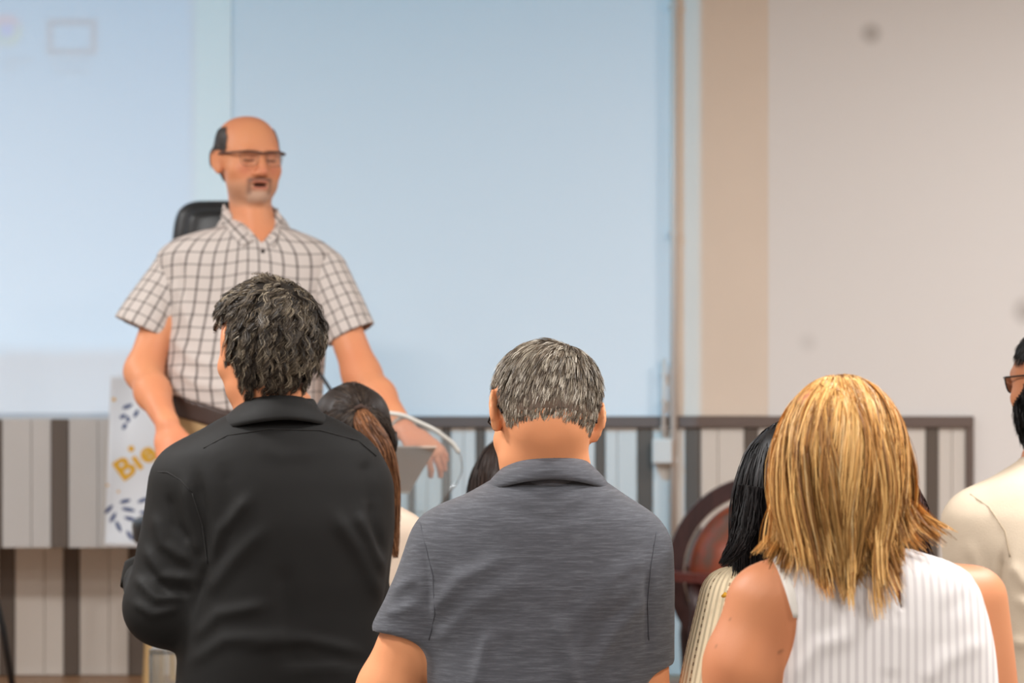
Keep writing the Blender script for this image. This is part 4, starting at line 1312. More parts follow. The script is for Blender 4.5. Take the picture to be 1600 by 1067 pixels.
    V, Q, N = skin_mesh(f, root, body, xs, ys, zs, paint=paint, base=SKIN * np.array([1.16, 1.12, 1.14]), smooth=1)
    mat = check_mat('checked_cotton', lin(206, 196, 189), lin(62, 52, 52), .0335, .0335)

    def clip(X, Y, Z):
        a = 800 + X / Y * FPX; b = HOR - (Z - CAMZ) / Y * FPX; m = D / FPX
        hem = np.interp(a, [230, 255, 350, 430, 520], [608, 614, 642, 652, 650])
        v = np.where(Y < D + .0, (np.interp(np.abs(a - 409), [0, 9, 26, 60], [381, 370, 348, 335]) - b) * m, -1.0)
        return np.maximum((b - hem) * m, v)
    folds = [([(270, 440), (285, 470), (300, 520)], 12, 5), ([(262, 520), (300, 560), (360, 580)], 14, 5), ([(258, 570), (310, 600), (380, 615)], 14, 5), ([(515, 460), (490, 500), (480, 560)], 13, 5), ([(330, 420), (345, 520)], 22, -4), ([(450, 420), (440, 520)], 22, -4), ([(278, 400), (285, 440), (278, 480)], 8, -6), ([(512, 400), (505, 440), (514, 480)], 8, -6)]
    so, SV, SQ = cloth_mesh(f, root, 'shirt', [tor], xs, axis((7.46, 7.90, .006)), axis((1.44, 2.02, .006)), mat, clip=clip, folds=folds, noise=.003, nfreq=16, smooth=2, seed=6)

    def uv_torso(o, V):
        # cloth coordinates: round the chest and down the front
        th = np.arctan2(V[:, 0] - wx(384, D), -(V[:, 1] - D) * 1.15)
        me = o.data; set_float(me, 'cu', th * .175 + .012 * np.sin(V[:, 2] * 9) + 2.0); set_float(me, 'cv', V[:, 2] + .004 * np.sin(V[:, 0] * 30) + .06 * np.abs(V[:, 0] - wx(390, D)))
    uv_torso(so, SV)
    for sh, hem, nn, r0, r1, el, fl in ((rsh, w(222, 515, -.06), (-.40, -.1, -.91), .066, .082, rel_, [([(225, 470), (255, 500)], 12, 5), ([(240, 420), (262, 470), (265, 520)], 10, -4)]),
                                        (lsh, w(549, 523, -.06), (.44, -.1, -.89), .066, .070, lel, [([(540, 450), (560, 490)], 12, 5), ([(522, 440), (520, 500)], 10, -4)])):
        ax = nrm(hem - sh)
        pr = [Cone(sh - ax * .0, hem, r0, r1, .02, cut=np.array(nn)), Cone(hem - ax * .05, hem + ax * .06, r0 + (r1 - r0) * (1 - .05 / np.linalg.norm(hem - sh)) - .007, r1 - .005, .004, op='cut')]
        o, AV, AQ = cloth_mesh(f, so, 'sleeve', pr, xs, axis((7.48, 7.84, .0045)), axis((1.62, 1.99, .0045)), mat, smooth=1, noise=.0025, nfreq=18, seed=9, folds=fl)
        o.parent = so; o.matrix_parent_inverse = so.matrix_world.inverted() if False else Matrix.Identity(4)
        d = AV - sh; al = d @ ax; q = d - al[:, None] * ax
        e1 = nrm(np.cross(ax, [0, 1, 0])); e2 = np.cross(ax, e1)
        set_float(o.data, 'cu', np.arctan2(q @ e1, q @ e2) * .082 + 2.0); set_float(o.data, 'cv', al + 1.0)
    c = w(395, 345, .005)
    zt_ = lambda a: .010 + .040 * math.cos(a); zb_ = lambda a: -.030 + .030 * math.cos(a) - .030 * max(0, -math.cos(a)) ** 2
    for nm, sp in (('collar', (-128, 124)),):
        co = collar(root, c, 184, (.069, .078), (.102, .114), zt_, zb_, mat, sp, n=60, bulge=.004, thick=.003, tilt=-.12)
        cv = np.empty(len(co.data.vertices) * 3, np.float32); co.data.vertices.foreach_get('co', cv); cv = cv.reshape(-1, 3)
        th = np.arctan2(cv[:, 0] - c[0], -(cv[:, 1] - c[1])); set_float(co.data, 'cu', (th * .085 + cv[:, 2]) * .72 + 2.0); set_float(co.data, 'cv', (cv[:, 2] - th * .085) * .72 + 1)
    for A_, B_ in (([(349, 318), (374, 348), (404, 371)], [(345, 338), (360, 364), (379, 384)]), ([(433, 324), (420, 348), (411, 371)], [(440, 340), (436, 366), (427, 386)])):
        co = strip(root, SV, SQ, A_, B_, mat, 'collar_leaf', .007)
        cv = np.empty(len(co.data.vertices) * 3, np.float32); co.data.vertices.foreach_get('co', cv); cv = cv.reshape(-1, 3)
        set_float(co.data, 'cu', (cv[:, 0] + cv[:, 2]) * .72 + 2.0); set_float(co.data, 'cv', (cv[:, 2] - cv[:, 0]) * .72 + 1)
    btn = plain('shirt_button', lin(58, 50, 50), .4)
    for bx_, by_ in ((411, 392), (413, 452), (414, 512), (413, 572)):
        i = np.argmin(np.linalg.norm(to_px(SV) - np.array([bx_, by_]), axis=1) + 50 * (SV[:, 1] > D)); p = SV[i]
        rel(MB().tube([p + np.array([0, -.0035, 0]), p + np.array([0, .001, 0])], .0055, 12).build('button', btn, None, True), root)
    khaki = plain('khaki_twill', lin(176, 146, 104), .85, bump=.15, bscale=300)
    prow = [(600, 250, 502, .15, .0), (650, 254, 498, .15, .0), (700, 256, 500, .15, .0), (760, 258, 500, .15, .0), (830, 262, 496, .14, .0)]
    plo = Loft(f.rows(prow), 5, 2.2, .03)

    def hemline(off):
        def c_(X, Y, Z):
            a = 800 + X / Y * FPX; b = HOR - (Z - CAMZ) / Y * FPX; m = D / FPX
            return (np.interp(a, [230, 255, 350, 430, 520], [608, 614, 642, 652, 650]) + off - b) * m
        return c_
    cloth_mesh(f, root, 'trousers', [plo] + legs, xs, ys, axis((STAGE + .05, 1.30, .02), (1.30, 1.56, .008)), khaki, g=.004, clip=hemline(2))
    leather = plain('dark_brown_leather', lin(58, 40, 32), .45, bump=.1)
    cloth_mesh(f, root, 'belt', [plo], xs, axis((7.46, 7.92, .006)), axis((1.40, 1.58, .005)), leather, g=.010, smooth=1,
               clip=lambda X, Y, Z: np.maximum(hemline(-2)(X, Y, Z), -hemline(31)(X, Y, Z)))
    shoes(f, root, cx, cy, STAGE, .11, (0, -1))

    def side(L):
        x, y, z = L.T
        top = np.interp(y, [-.10, -.06, .0, .045], [.075, .080, .088, .070])
        fr = np.interp(z, [.0, .03, .06, .09], [.028, .030, .026, .0])
        return (z < top) & (z > np.interp(y, [-.1, -.03, -.025, .03], [-.05, -.05, .022, .024])) & (y < fr) & ((np.abs(x) > .04) | (y < -.06))
    cols = ([lin(44, 38, 36), lin(66, 58, 54), lin(98, 90, 86)], [3, 2, .8])
    hair(f, root, V, Q, N, side, 4200, .016, .0012, cols, (0, .02, .125), steps=4, lift=.35, grav=.5, comb=.6, jitter=.15, nclump=200, clump=.2, cap=.003, capcol=lin(54, 47, 44), seed=31)

    fr = plain('brown_spectacle_frame', lin(74, 44, 36), .35)
    glasses(root, f, fr, M_LENS, y=.113, z=.000, w=.052, h=.036, rimless_bottom=True, r=.0026)
    g = w(613, 655, -.325); ax = nrm(lwr - lel); e1 = nrm(np.cross(ax, [0, 1, 0])); e2 = np.cross(ax, e1)
    wc = lwr - ax * .012
    ring = [wc + (e1 * math.cos(t) + e2 * math.sin(t)) * .033 for t in np.linspace(0, 2 * math.pi, 33)]
    wt = MB()
    for i in range(0, 32): wt.tube([ring[i], ring[i] * .15 + ring[i + 1] * .85], .0055, 6)
    rel(wt.build('bracelet', plain('steel_links', lin(190, 184, 176), .3, .9), None, True), root)


speaker()
# ------------------------------------------------------------------ bearded man at the right edge
def simple_body(f, root, rows, yaw, arms, neck, cx, legs, head, xs, ys, zs, tone, paint=None):
    body = [Loft(f.rows(rows, -.012), yaw, 2.3, .03)] + arms + neck + head + legs
    return skin_mesh(f, root, body, xs, ys, zs, base=SKIN * np.array(tone), paint=paint)


def beard_man():
    D = 5.8
    f = Fig(D, (1652, 598), yaw=31, pitch=4, roll=0, scale=1.02)
    root = person('man with black hair and full black beard in beige shirt at the right edge', f, 0)
    w = f.w
    rows = [(715, 1598, 1690, .060, .0), (735, 1568, 1722, .08, .0), (758, 1532, 1755, .10, .0), (780, 1508, 1780, .11, .0), (810, 1496, 1795, .12, .0), (870, 1502, 1795, .125, .0), (960, 1520, 1785, .125, .0), (1080, 1528, 1775, .125, .0), (1200, 1515, 1785, .145, .0)]
    tor = Loft(f.rows(rows), 10, 2.3, .03)
    lsh, lel, lwr = w(1526, 822, .0), w(1536, 1020, .0), w(1580, 960, .26)
    rsh, rel_ = w(1775, 825, .05), w(1790, 1030, .1)
    arms = [Cone(lsh, lel, .05, .043, .03), Cone(lel, lwr, .042, .03, .02), Cone(rsh, rel_, .05, .04, .03), Cone(rel_, w(1720, 1000, .33), .04, .03, .02)] + hand_prims(lwr, np.array([.5, .6, .3]), np.array([-.3, -.4, .8]), .6) + hand_prims(w(1720, 1000, .33), np.array([-.5, .6, .3]), np.array([.3, -.4, .8]), .6, side=-1)
    neck = [Cone(f.hl(0, -.02, -.03), w(1645, 735, .0), .056, .064, .03)]
    cx, cy = wx(1645, D), D; legs = legs_prims(f, .82, cx, cy, 0)
    xs = axis((cx - .27, cx + .30, .0075)); ys = axis((5.58, 6.0, .0075), (6.0, 6.3, .012)); zs = axis((.04, .82, .03), (.82, 1.40, .009), (1.40, 1.68, .0055))
    V, Q, N = simple_body(f, root, rows, 10, arms, neck, cx, legs, head_prims(f, ear_out=1.2), xs, ys, zs, (.92, .86, .84))
    mat = plain('beige_linen', lin(214, 196, 172), .85, bump=.25, bscale=350, var=.03, vscale=20)
    folds = [([(1568, 860), (1560, 920), (1552, 980)], 9, -10), ([(1580, 880), (1600, 910), (1640, 920)], 12, 6), ([(1585, 930), (1620, 960), (1680, 965)], 12, 5), ([(1510, 840), (1530, 900), (1530, 980)], 14, 4), ([(1570, 1000), (1620, 1010), (1680, 1000)], 12, 4), ([(1500, 880), (1530, 930)], 10, 4)]
    o, SV, SQ = cloth_mesh(f, root, 'shirt', [tor, Cone(lsh, lel, .070, .060, .045), Cone(lel, lwr, .058, .045, .02), Cone(rsh, rel_, .07, .06, .045), Cone(rel_, w(1720, 1000, .33), .058, .045, .02)], xs, ys, axis((.80, 1.0, .02), (1.0, 1.42, .0065)), mat, clip=lambda X, Y, Z: (.82 - Z) + 0 * X + 0 * Y, folds=folds, noise=.0025, nfreq=20, seed=12)
    seam(root, SV, SQ, [(1516, 772), (1545, 792), (1570, 830), (1578, 870)], D, plain('tan_thread', lin(176, 158, 134), .8), .0012)
    collar(root, w(1645, 730, .0), 22, (.064, .076), (.098, .104), lambda a: .036 - .014 * (1 - math.cos(a)), lambda a: -.006 - .028 * (1 - math.cos(a)) ** .8, mat, (-165, 165), bulge=.005, thick=.004)
    cloth_mesh(f, root, 'trousers', legs + [Loft([(.60, cx, cy, .15, .11), (.70, cx, cy, .172, .125), (.84, cx, cy, .168, .118)], 0, 2.3, .03)], xs, ys, axis((.05, .88, .02)), plain('brown_trousers', lin(70, 60, 52), .85), g=.002)
    shoes(f, root, cx, cy, 0, .10)
    cols = ([lin(22, 19, 18), lin(36, 32, 30), lin(52, 46, 42)], [3, 2, .6])
    hair(f, root, V, Q, N, hairline(.085, .034, -.05), 5500, lambda L, r: np.interp(L[:, 2], [-.05, .03, .08], [.012, .016, .032]) * r.uniform(.8, 1.2, len(L)), .0017, cols, (.0, -.05, .11), steps=5, lift=.45, grav=.15, jitter=.18, nclump=300, clump=.35, cap=.004, capcol=lin(22, 19, 18), seed=41)

    def beard(L):
        x, y, z = L.T
        return (z < np.interp(y, [.0, .03, .06, .1], [.015, -.02, -.045, -.05])) & (y > .0) & (z > -.125) & ~((np.abs(x) < .022) & (z > -.082) & (z < -.057) & (y > .08))
    hair(f, root, V, Q, N, beard, 4200, .030, .0014, cols, (0, .06, .0), steps=5, lift=.5, grav=.8, comb=.5, jitter=.25, nclump=200, clump=.25, cap=.004, capcol=lin(22, 19, 18), seed=42, name='beard')
    glasses(root, f, M_GLASSFRAME, M_LENS, y=.108, z=.002, w=.046, h=.030)


beard_man()


# ------------------------------------------------------------------ women further forward
def long_hair(f, root, V, Q, N, cols, n, length, width, seed, colliders, spread=0.0, curl=.06, curlf=5, nclump=120, clump=.5, skull=1.08, grav=1.3, lift=.3, flick=0.0):
    m = lambda L: (L[:, 2] > np.interp(L[:, 1], [-.1, -.02, .03, .07, .1], [-.06, -.03, -.01, .05, .085]))

    def ln(L, r):
        return (length + np.interp(L[:, 2], [-.06, .115], [-.13, .06])) * r.uniform(.85, 1.06, len(L))

    def flow(f, P, roots, t):
        o = np.zeros_like(P)
        o[:, 0] += spread * np.clip((P[:, 0] - f.hc[0]) / .08, -1.3, 1.3) * t
        if t > .75: o[:, 0] += flick * (t - .75) * 4
        return o
    return hair(f, root, V, Q, N, m, n, ln, width, cols, (0, -.01, .125), steps=15, lift=lift, grav=grav, comb=.5, curl=curl, curlf=curlf, jitter=.12, nclump=nclump, clump=clump, cap=.001, capcol=cols[0][0], seed=seed, colliders=colliders, flow=flow, taper=.5, skull=skull)


def front_woman(D, head, yaw, pitch, label, rows, top_mat, top_name, scale=.97, roll=0, legs_x=None, tone=(1, .93, .88), arm_out=.02, noise=.003, larm=None, sleeve_r=.052):
    f = Fig(D, head, yaw=yaw, pitch=pitch, roll=roll, scale=scale)
    root = person(label, f, 0)
    r0 = f.rows(rows); cx = np.mean([r[1] for r in r0]); cy = D
    zs_ = [r[0] for r in r0]; wsh = max(r[3] for r in r0); zsh = r0[3][0]
    if larm is None: larm = (np.array([cx - wsh + .02, D, zsh - .05]), np.array([cx - wsh - arm_out, D + .02, zsh - .30]), np.array([cx - wsh * .5, D + .22, zsh - .28]))
    rarm = (np.array([cx + wsh - .02, D, zsh - .05]), np.array([cx + wsh + arm_out, D + .02, zsh - .30]), np.array([cx + wsh * .5, D + .22, zsh - .28]))
    arms = []; sl = []
    for a, sd in ((larm, 1), (rarm, -1)):
        arms += [Cone(a[0], a[1], .042, .036, .03), Cone(a[1], a[2], .035, .025, .02)] + hand_prims(a[2], np.array([.5 * sd, .5, .3]), np.array([-.2 * sd, -.4, .8]), .6, side=sd, s=.9)
        sl += [Cone(a[0], a[1], sleeve_r, sleeve_r * .92, .04), Cone(a[1], a[2], sleeve_r * .92, sleeve_r * .7, .02)]
    hipz = zsh - .52
    legs = legs_prims(f, hipz, cx, cy, 0, .085, .08)
    neck = [Cone(f.hl(0, -.02, -.03), np.array([r0[0][1], D, r0[0][0] - .03]), .047, .052, .03)]
    ext = max(.30, wsh + .1)
    xs = axis((cx - ext, cx + ext, .008)); ys = axis((D - .17, D + .16, .008), (D + .16, D + .42, .014)); zs = axis((.04, hipz, .03), (hipz, f.hc[2] - .1, .011), (f.hc[2] - .1, f.hc[2] + .15, .0065))
    V, Q, N = simple_body(f, root, rows, 0, arms, neck, cx, legs, head_prims(f, True), xs, ys, zs, tone)
    o, SV, SQ = cloth_mesh(f, root, top_name, [Loft(r0, 0, 2.3, .03)] + sl, xs, ys, axis((hipz - .05, zsh + .12, .008)), top_mat, clip=lambda X, Y, Z: (hipz - .02 - Z) + 0 * X + 0 * Y, noise=noise, nfreq=18, seed=int(D * 10))
    cloth_mesh(f, root, 'trousers', legs + [Loft([(hipz - .12, cx, cy, .15, .11), (hipz + .04, cx, cy, .155, .115)], 0, 2.3, .03)], xs, ys, axis((.05, hipz + .06, .02)), plain('plain_trousers', lin(64, 62, 72), .85), g=.010)
    shoes(f, root, cx, cy, 0, .085)
    return f, root, V, Q, N, o, SV, larm


def women():
    # cream knitted jumper, black hair, half hidden by the blonde woman
    knit = check_mat('cream_knit', lin(252, 232, 194), lin(150, 112, 72), .034, .013, .09, .45, hole=True)
    nt = knit.node_tree; b = nt.nodes['Principled BSDF']
    at = nt.nodes.new('ShaderNodeAttribute'); at.attribute_name = 'cu'
    mu = nt.nodes.new('ShaderNodeMath'); mu.operation = 'MULTIPLY'; nt.links.new(at.outputs['Fac'], mu.inputs[0]); mu.inputs[1].default_value = 640
    sn = nt.nodes.new('ShaderNodeMath'); sn.operation = 'SINE'; nt.links.new(mu.outputs[0], sn.inputs[0])
    bp = nt.nodes.new('ShaderNodeBump'); bp.inputs['Strength'].default_value = .6; bp.inputs['Distance'].default_value = .002
    nt.links.new(sn.outputs[0], bp.inputs['Height']); nt.links.new(bp.outputs[0], b.inputs['Normal'])
    D = 4.75
    rows = [(868, 1185, 1300, .055, .0), (880, 1160, 1330, .075, .0), (895, 1132, 1360, .09, .0), (915, 1122, 1372, .10, .0), (960, 1122, 1372, .105, .0), (1060, 1130, 1364, .105, .0), (1200, 1135, 1360, .11, .0), (1320, 1128, 1368, .12, .0)]
    larm = (W(1145, 935, D), W(1104, 1122, D + .0), W(1170, 1130, D + .24))
    f, root, V, Q, N, o, SV, la = front_woman(D, (1240, 768), 6, 6, 'woman with straight black hair in cream knitted jumper, half hidden behind the blonde woman', rows, knit, 'jumper', larm=larm, sleeve_r=.056)
    ax = nrm(la[1] - la[0]); d = SV - la[0]; al = d @ ax; q = d - al[:, None] * ax; e1 = nrm(np.cross(ax, [0, 1, 0])); e2 = np.cross(ax, e1)
    set_float(o.data, 'cu', np.arctan2(q @ e1, q @ e2) * .056 + 1.0); set_float(o.data, 'cv', al + 1.0)
    cols = ([lin(16, 14, 15), lin(28, 25, 26), lin(42, 36, 36)], [3, 2, .5])
    sh = [(W(1245, 980, D), np.array([.145, .105, .105]))]
    long_hair(f, root, V, Q, N, cols, 6500, .265, .002, 51, sh, spread=.15, flick=-1.3, skull=1.06)
    bundle(root, [W(1172, 760, D - .10), W(1164, 815, D - .105), W(1152, 852, D - .11), W(1126, 884, D - .105)], [.020, .022, .018, .006], 700, .0018, cols, 'hair_lock', 53, .8)
    rel(MB().tube([W(1128, 932, D - .075), W(1133, 929, D - .078), W(1139, 931, D - .078)], [.002, .005, .002], 8).build('yellow_tag', plain('yellow_fabric', lin(226, 164, 44), .7), None, True), root)

    # ponytail woman in front of the man in black
    D = 6.0
    cream = plain('cream_blouse', lin(226, 204, 182), .85, bump=.15, bscale=200)
    rows = [(776, 530, 600, .05, .0), (792, 500, 628, .07, .0), (808, 470, 655, .09, .0), (835, 455, 668, .10, .0), (900, 455, 668, .105, .0), (1000, 465, 660, .105, .0), (1150, 462, 662, .115, .0)]
    f, root, V, Q, N, o, SV, la = front_woman(D, (549, 694), 8, 16, 'woman with brown ponytail in cream blouse, mostly hidden behind the man in black', rows, cream, 'blouse', scale=1.0)
    cols = ([lin(40, 31, 26), lin(58, 46, 38), lin(92, 78, 66)], [3, 2.4, .9])
    m = lambda L: (L[:, 2] > np.interp(L[:, 1], [-.1, -.02, .0, .05, .09], [-.055, -.05, -.005, .05, .085]))
    hair(f, root, V, Q, N, m, 8000, lambda L, r: np.linalg.norm(L - np.array([.012, -.098, .04]), axis=1) * r.uniform(.6, 0.85, len(L)), .0013, cols, (.012, -.104, .045), steps=8, lift=.0, grav=.0, comb=-1.0, jitter=.06, nclump=120, clump=.35, cap=.002, capcol=lin(38, 30, 26), seed=61, skull=1.03, hug=.45)
    pc = ([lin(96, 62, 40), lin(128, 84, 54), lin(160, 110, 74), lin(70, 46, 32)], [3, 3, 1.5, 1.5])
    bundle(root, [f.hl(.012, -.090, .045), W(574, 668, D - .135), W(597, 705, D - .135), W(610, 765, D - .12), W(614, 830, D - .115), W(618, 872, D - .115)], [.014, .026, .026, .021, .014, .006], 1500, .0019, pc, 'ponytail', 62, .8)
    rel(MB().tube([f.hl(-.004, -.105, .045), f.hl(.012, -.112, .052), f.hl(.028, -.105, .045)], .006, 8).build('hair_tie', plain('brown_elastic', lin(60, 40, 30), .8), None, True), root)

    # brown straight hair, seen beside the neck of the man in the polo shirt
    D = 6.5
    rows = [(846, 765, 835, .05, .0), (858, 735, 865, .07, .0), (872, 700, 900, .09, .0), (895, 690, 910, .10, .0), (980, 692, 908, .10, .0), (1100, 700, 900, .11, .0)]
    f, root, V, Q, N, o, SV, la = front_woman(D, (800, 768), 0, 18, 'person with straight dark brown hair showing beside the polo-shirted man\'s neck', rows, plain('dull_green_top', lin(96, 98, 92), .85), 'top', scale=.97)
    long_hair(f, root, V, Q, N, ([lin(44, 32, 27), lin(58, 43, 36), lin(76, 58, 48)], [3, 2, .6]), 5000, .22, .002, 71, [(W(800, 945, D), np.array([.155, .11, .11]))], spread=-.05, skull=1.12)

    # dark bushy hair, glimpsed either side of the blonde woman's head
    D = 5.4
    rows = [(892, 1290, 1360, .05, .0), (905, 1260, 1390, .07, .0), (920, 1225, 1425, .09, .0), (945, 1215, 1435, .10, .0), (1040, 1220, 1430, .10, .0), (1180, 1225, 1425, .11, .0)]
    f, root, V, Q, N, o, SV, la = front_woman(D, (1322, 802), 0, 8, 'person with bushy dark auburn hair glimpsed on both sides of the blonde hair', rows, plain('maroon_top', lin(92, 60, 56), .85), 'top', scale=.95)
    long_hair(f, root, V, Q, N, ([lin(48, 26, 22), lin(66, 36, 30), lin(40, 26, 24)], [3, 2, 1.5]), 8000, .19, .002, 81, [(W(1325, 1000, D), np.array([.15, .11, .115]))], spread=.75, curl=.9, curlf=14, skull=1.12, grav=.9, nclump=300, clump=.3)
    au = ([lin(48, 26, 22), lin(70, 40, 33), lin(40, 26, 24)], [3, 2, 1.5])
    bundle(root, [W(1240, 740, D - .08), W(1205, 785, D - .08), W(1194, 830, D - .08), W(1198, 885, D - .08)], [.03, .034, .034, .02], 900, .0018, au, 'hair_lock', 83, .8, wave=.8)
    bundle(root, [W(1395, 745, D - .05), W(1424, 785, D - .05), W(1438, 818, D - .05), W(1440, 856, D - .05)], [.03, .026, .022, .012], 900, .0018, au, 'hair_lock', 84, .8, wave=.8)


women()
# ------------------------------------------------------------------ lectern
M_ACR = clear_mat('clear_acrylic', (.93, .95, .95, 1), white=.07)
M_EDGE = plain('acrylic_edge', lin(226, 224, 216), .25)
M_FROST = clear_mat('frosted_board', (.93, .93, .93, 1), rough=.2, white=.72, wcol=lin(226, 204, 188))


def lectern():
    D = 7.28
    root = empty('lectern', (wx(480, D), D, STAGE))

    def P(x, y):   # bowed front: nearest to the room in the middle
        u = (x - 479) / 243.0
        return W(x, y, D - .17 * (1 - min(1, u * u)))
    top = lambda x: np.interp(x, [236, 244, 262, 300, 340, 400, 479, 569, 629, 679, 707, 719, 722], [742, 734, 724, 706, 690, 664, 642, 640, 648, 671, 692, 710, 728])
    bot = lambda x: np.interp(abs(x - 479), [0, 120, 160, 190, 215, 235, 243], [960, 930, 880, 815, 780, 755, 735])
    xs_ = np.concatenate([np.linspace(236.5, 250, 8), np.linspace(256, 702, 46), np.linspace(708, 721.5, 8)])
    G = [[P(x, top(x) + (bot(x) - top(x)) * t) for t in np.linspace(0, 1, 14)] for x in xs_]
    rel(MB().grid(G).build('front_panel', M_ACR, None, True, .006), root)
    rel(MB().tube([P(x, top(x)) for x in np.concatenate([np.linspace(256, 702, 46), np.linspace(708, 717, 4)])], .0055, 8).build('top_edge', M_EDGE, None, True), root)
    # reading board, high edge towards the room
    A = [W(268, 698, D - .08), W(682, 698, D - .08), W(640, 768, D + .14), W(310, 768, D + .14)]
    n = nrm(np.cross(A[1] - A[0], A[3] - A[0])) * .0025
    rel(MB().add([a - n for a in A] + [a + n for a in A], [(0, 1, 2, 3), (7, 6, 5, 4), (0, 4, 5, 1), (1, 5, 6, 2), (2, 6, 7, 3), (3, 7, 4, 0)]).build('reading_board', M_FROST), root)
    rel(MB().tube([A[3], A[2]], .006, 8).build('ledge', M_EDGE, None, True), root)
    # column and plinth
    for x in (432, 648):
        rel(MB().box((wx(x - 18, D), D - .02, STAGE + .05), (wx(x + 18, D), D + .10, wz(800, D)), .003).build('column', M_ACR), root)
    zt_ = wz(1016, D)
    rel(MB().box((wx(240, D), D - .10, STAGE + .03), (wx(700, D), D - .088, zt_), .002).build('plinth_front', M_ACR), root)
    for x in (240, 694):
        rel(MB().box((wx(x, D), D - .088, STAGE + .03), (wx(x + 6, D), D + .20, zt_), .002).build('plinth_side', M_ACR), root)
    rel(MB().box((wx(240, D), D - .10, zt_), (wx(700, D), D + .20, zt_ + .012), .003).build('plinth_top', M_ACR), root)
    rel(MB().box((wx(232, D), D - .12, STAGE), (wx(708, D), D + .22, STAGE + .03), .005).build('base', M_EDGE), root)
    tag(root, 'clear acrylic lectern with bowed front panel under the speaker\'s hands', 'lectern')
    # gooseneck microphone clamped to the board
    m = empty('gooseneck_microphone', W(548, 705, D))
    blk = plain('black_rubber', lin(30, 30, 32), .5)
    path = [W(548, 712, D), W(538, 675, D - .01), W(529, 640, D - .01), W(517, 610, D - .01), W(503, 588, D), W(490, 572, D + .02)]
    rel(MB().tube(path, .0045, 8).build('neck', blk, None, True), m)
    rel(MB().tube([W(533, 655, D - .01), W(527, 634, D - .01), W(520, 616, D - .01)], [.006, .012, .005], 10).build('shock_mount', blk, None, True), m)
    rel(MB().tube([W(492, 575, D + .02), W(486, 566, D + .02), W(476, 556, D + .03), W(470, 550, D + .03)], [.008, .014, .014, .006], 12).build('windscreen', plain('black_foam', lin(24, 24, 25), .95, bump=.4, bscale=300), None, True), m)
    rel(MB().lathe([(.020, 0), (.020, .012), (.010, .016)], W(548, 722, D) - np.array([0, 0, .004]), 20).build('base', blk, None, True), m)
    tag(m, 'thin black gooseneck microphone rising from the lectern', 'microphone')


lectern()


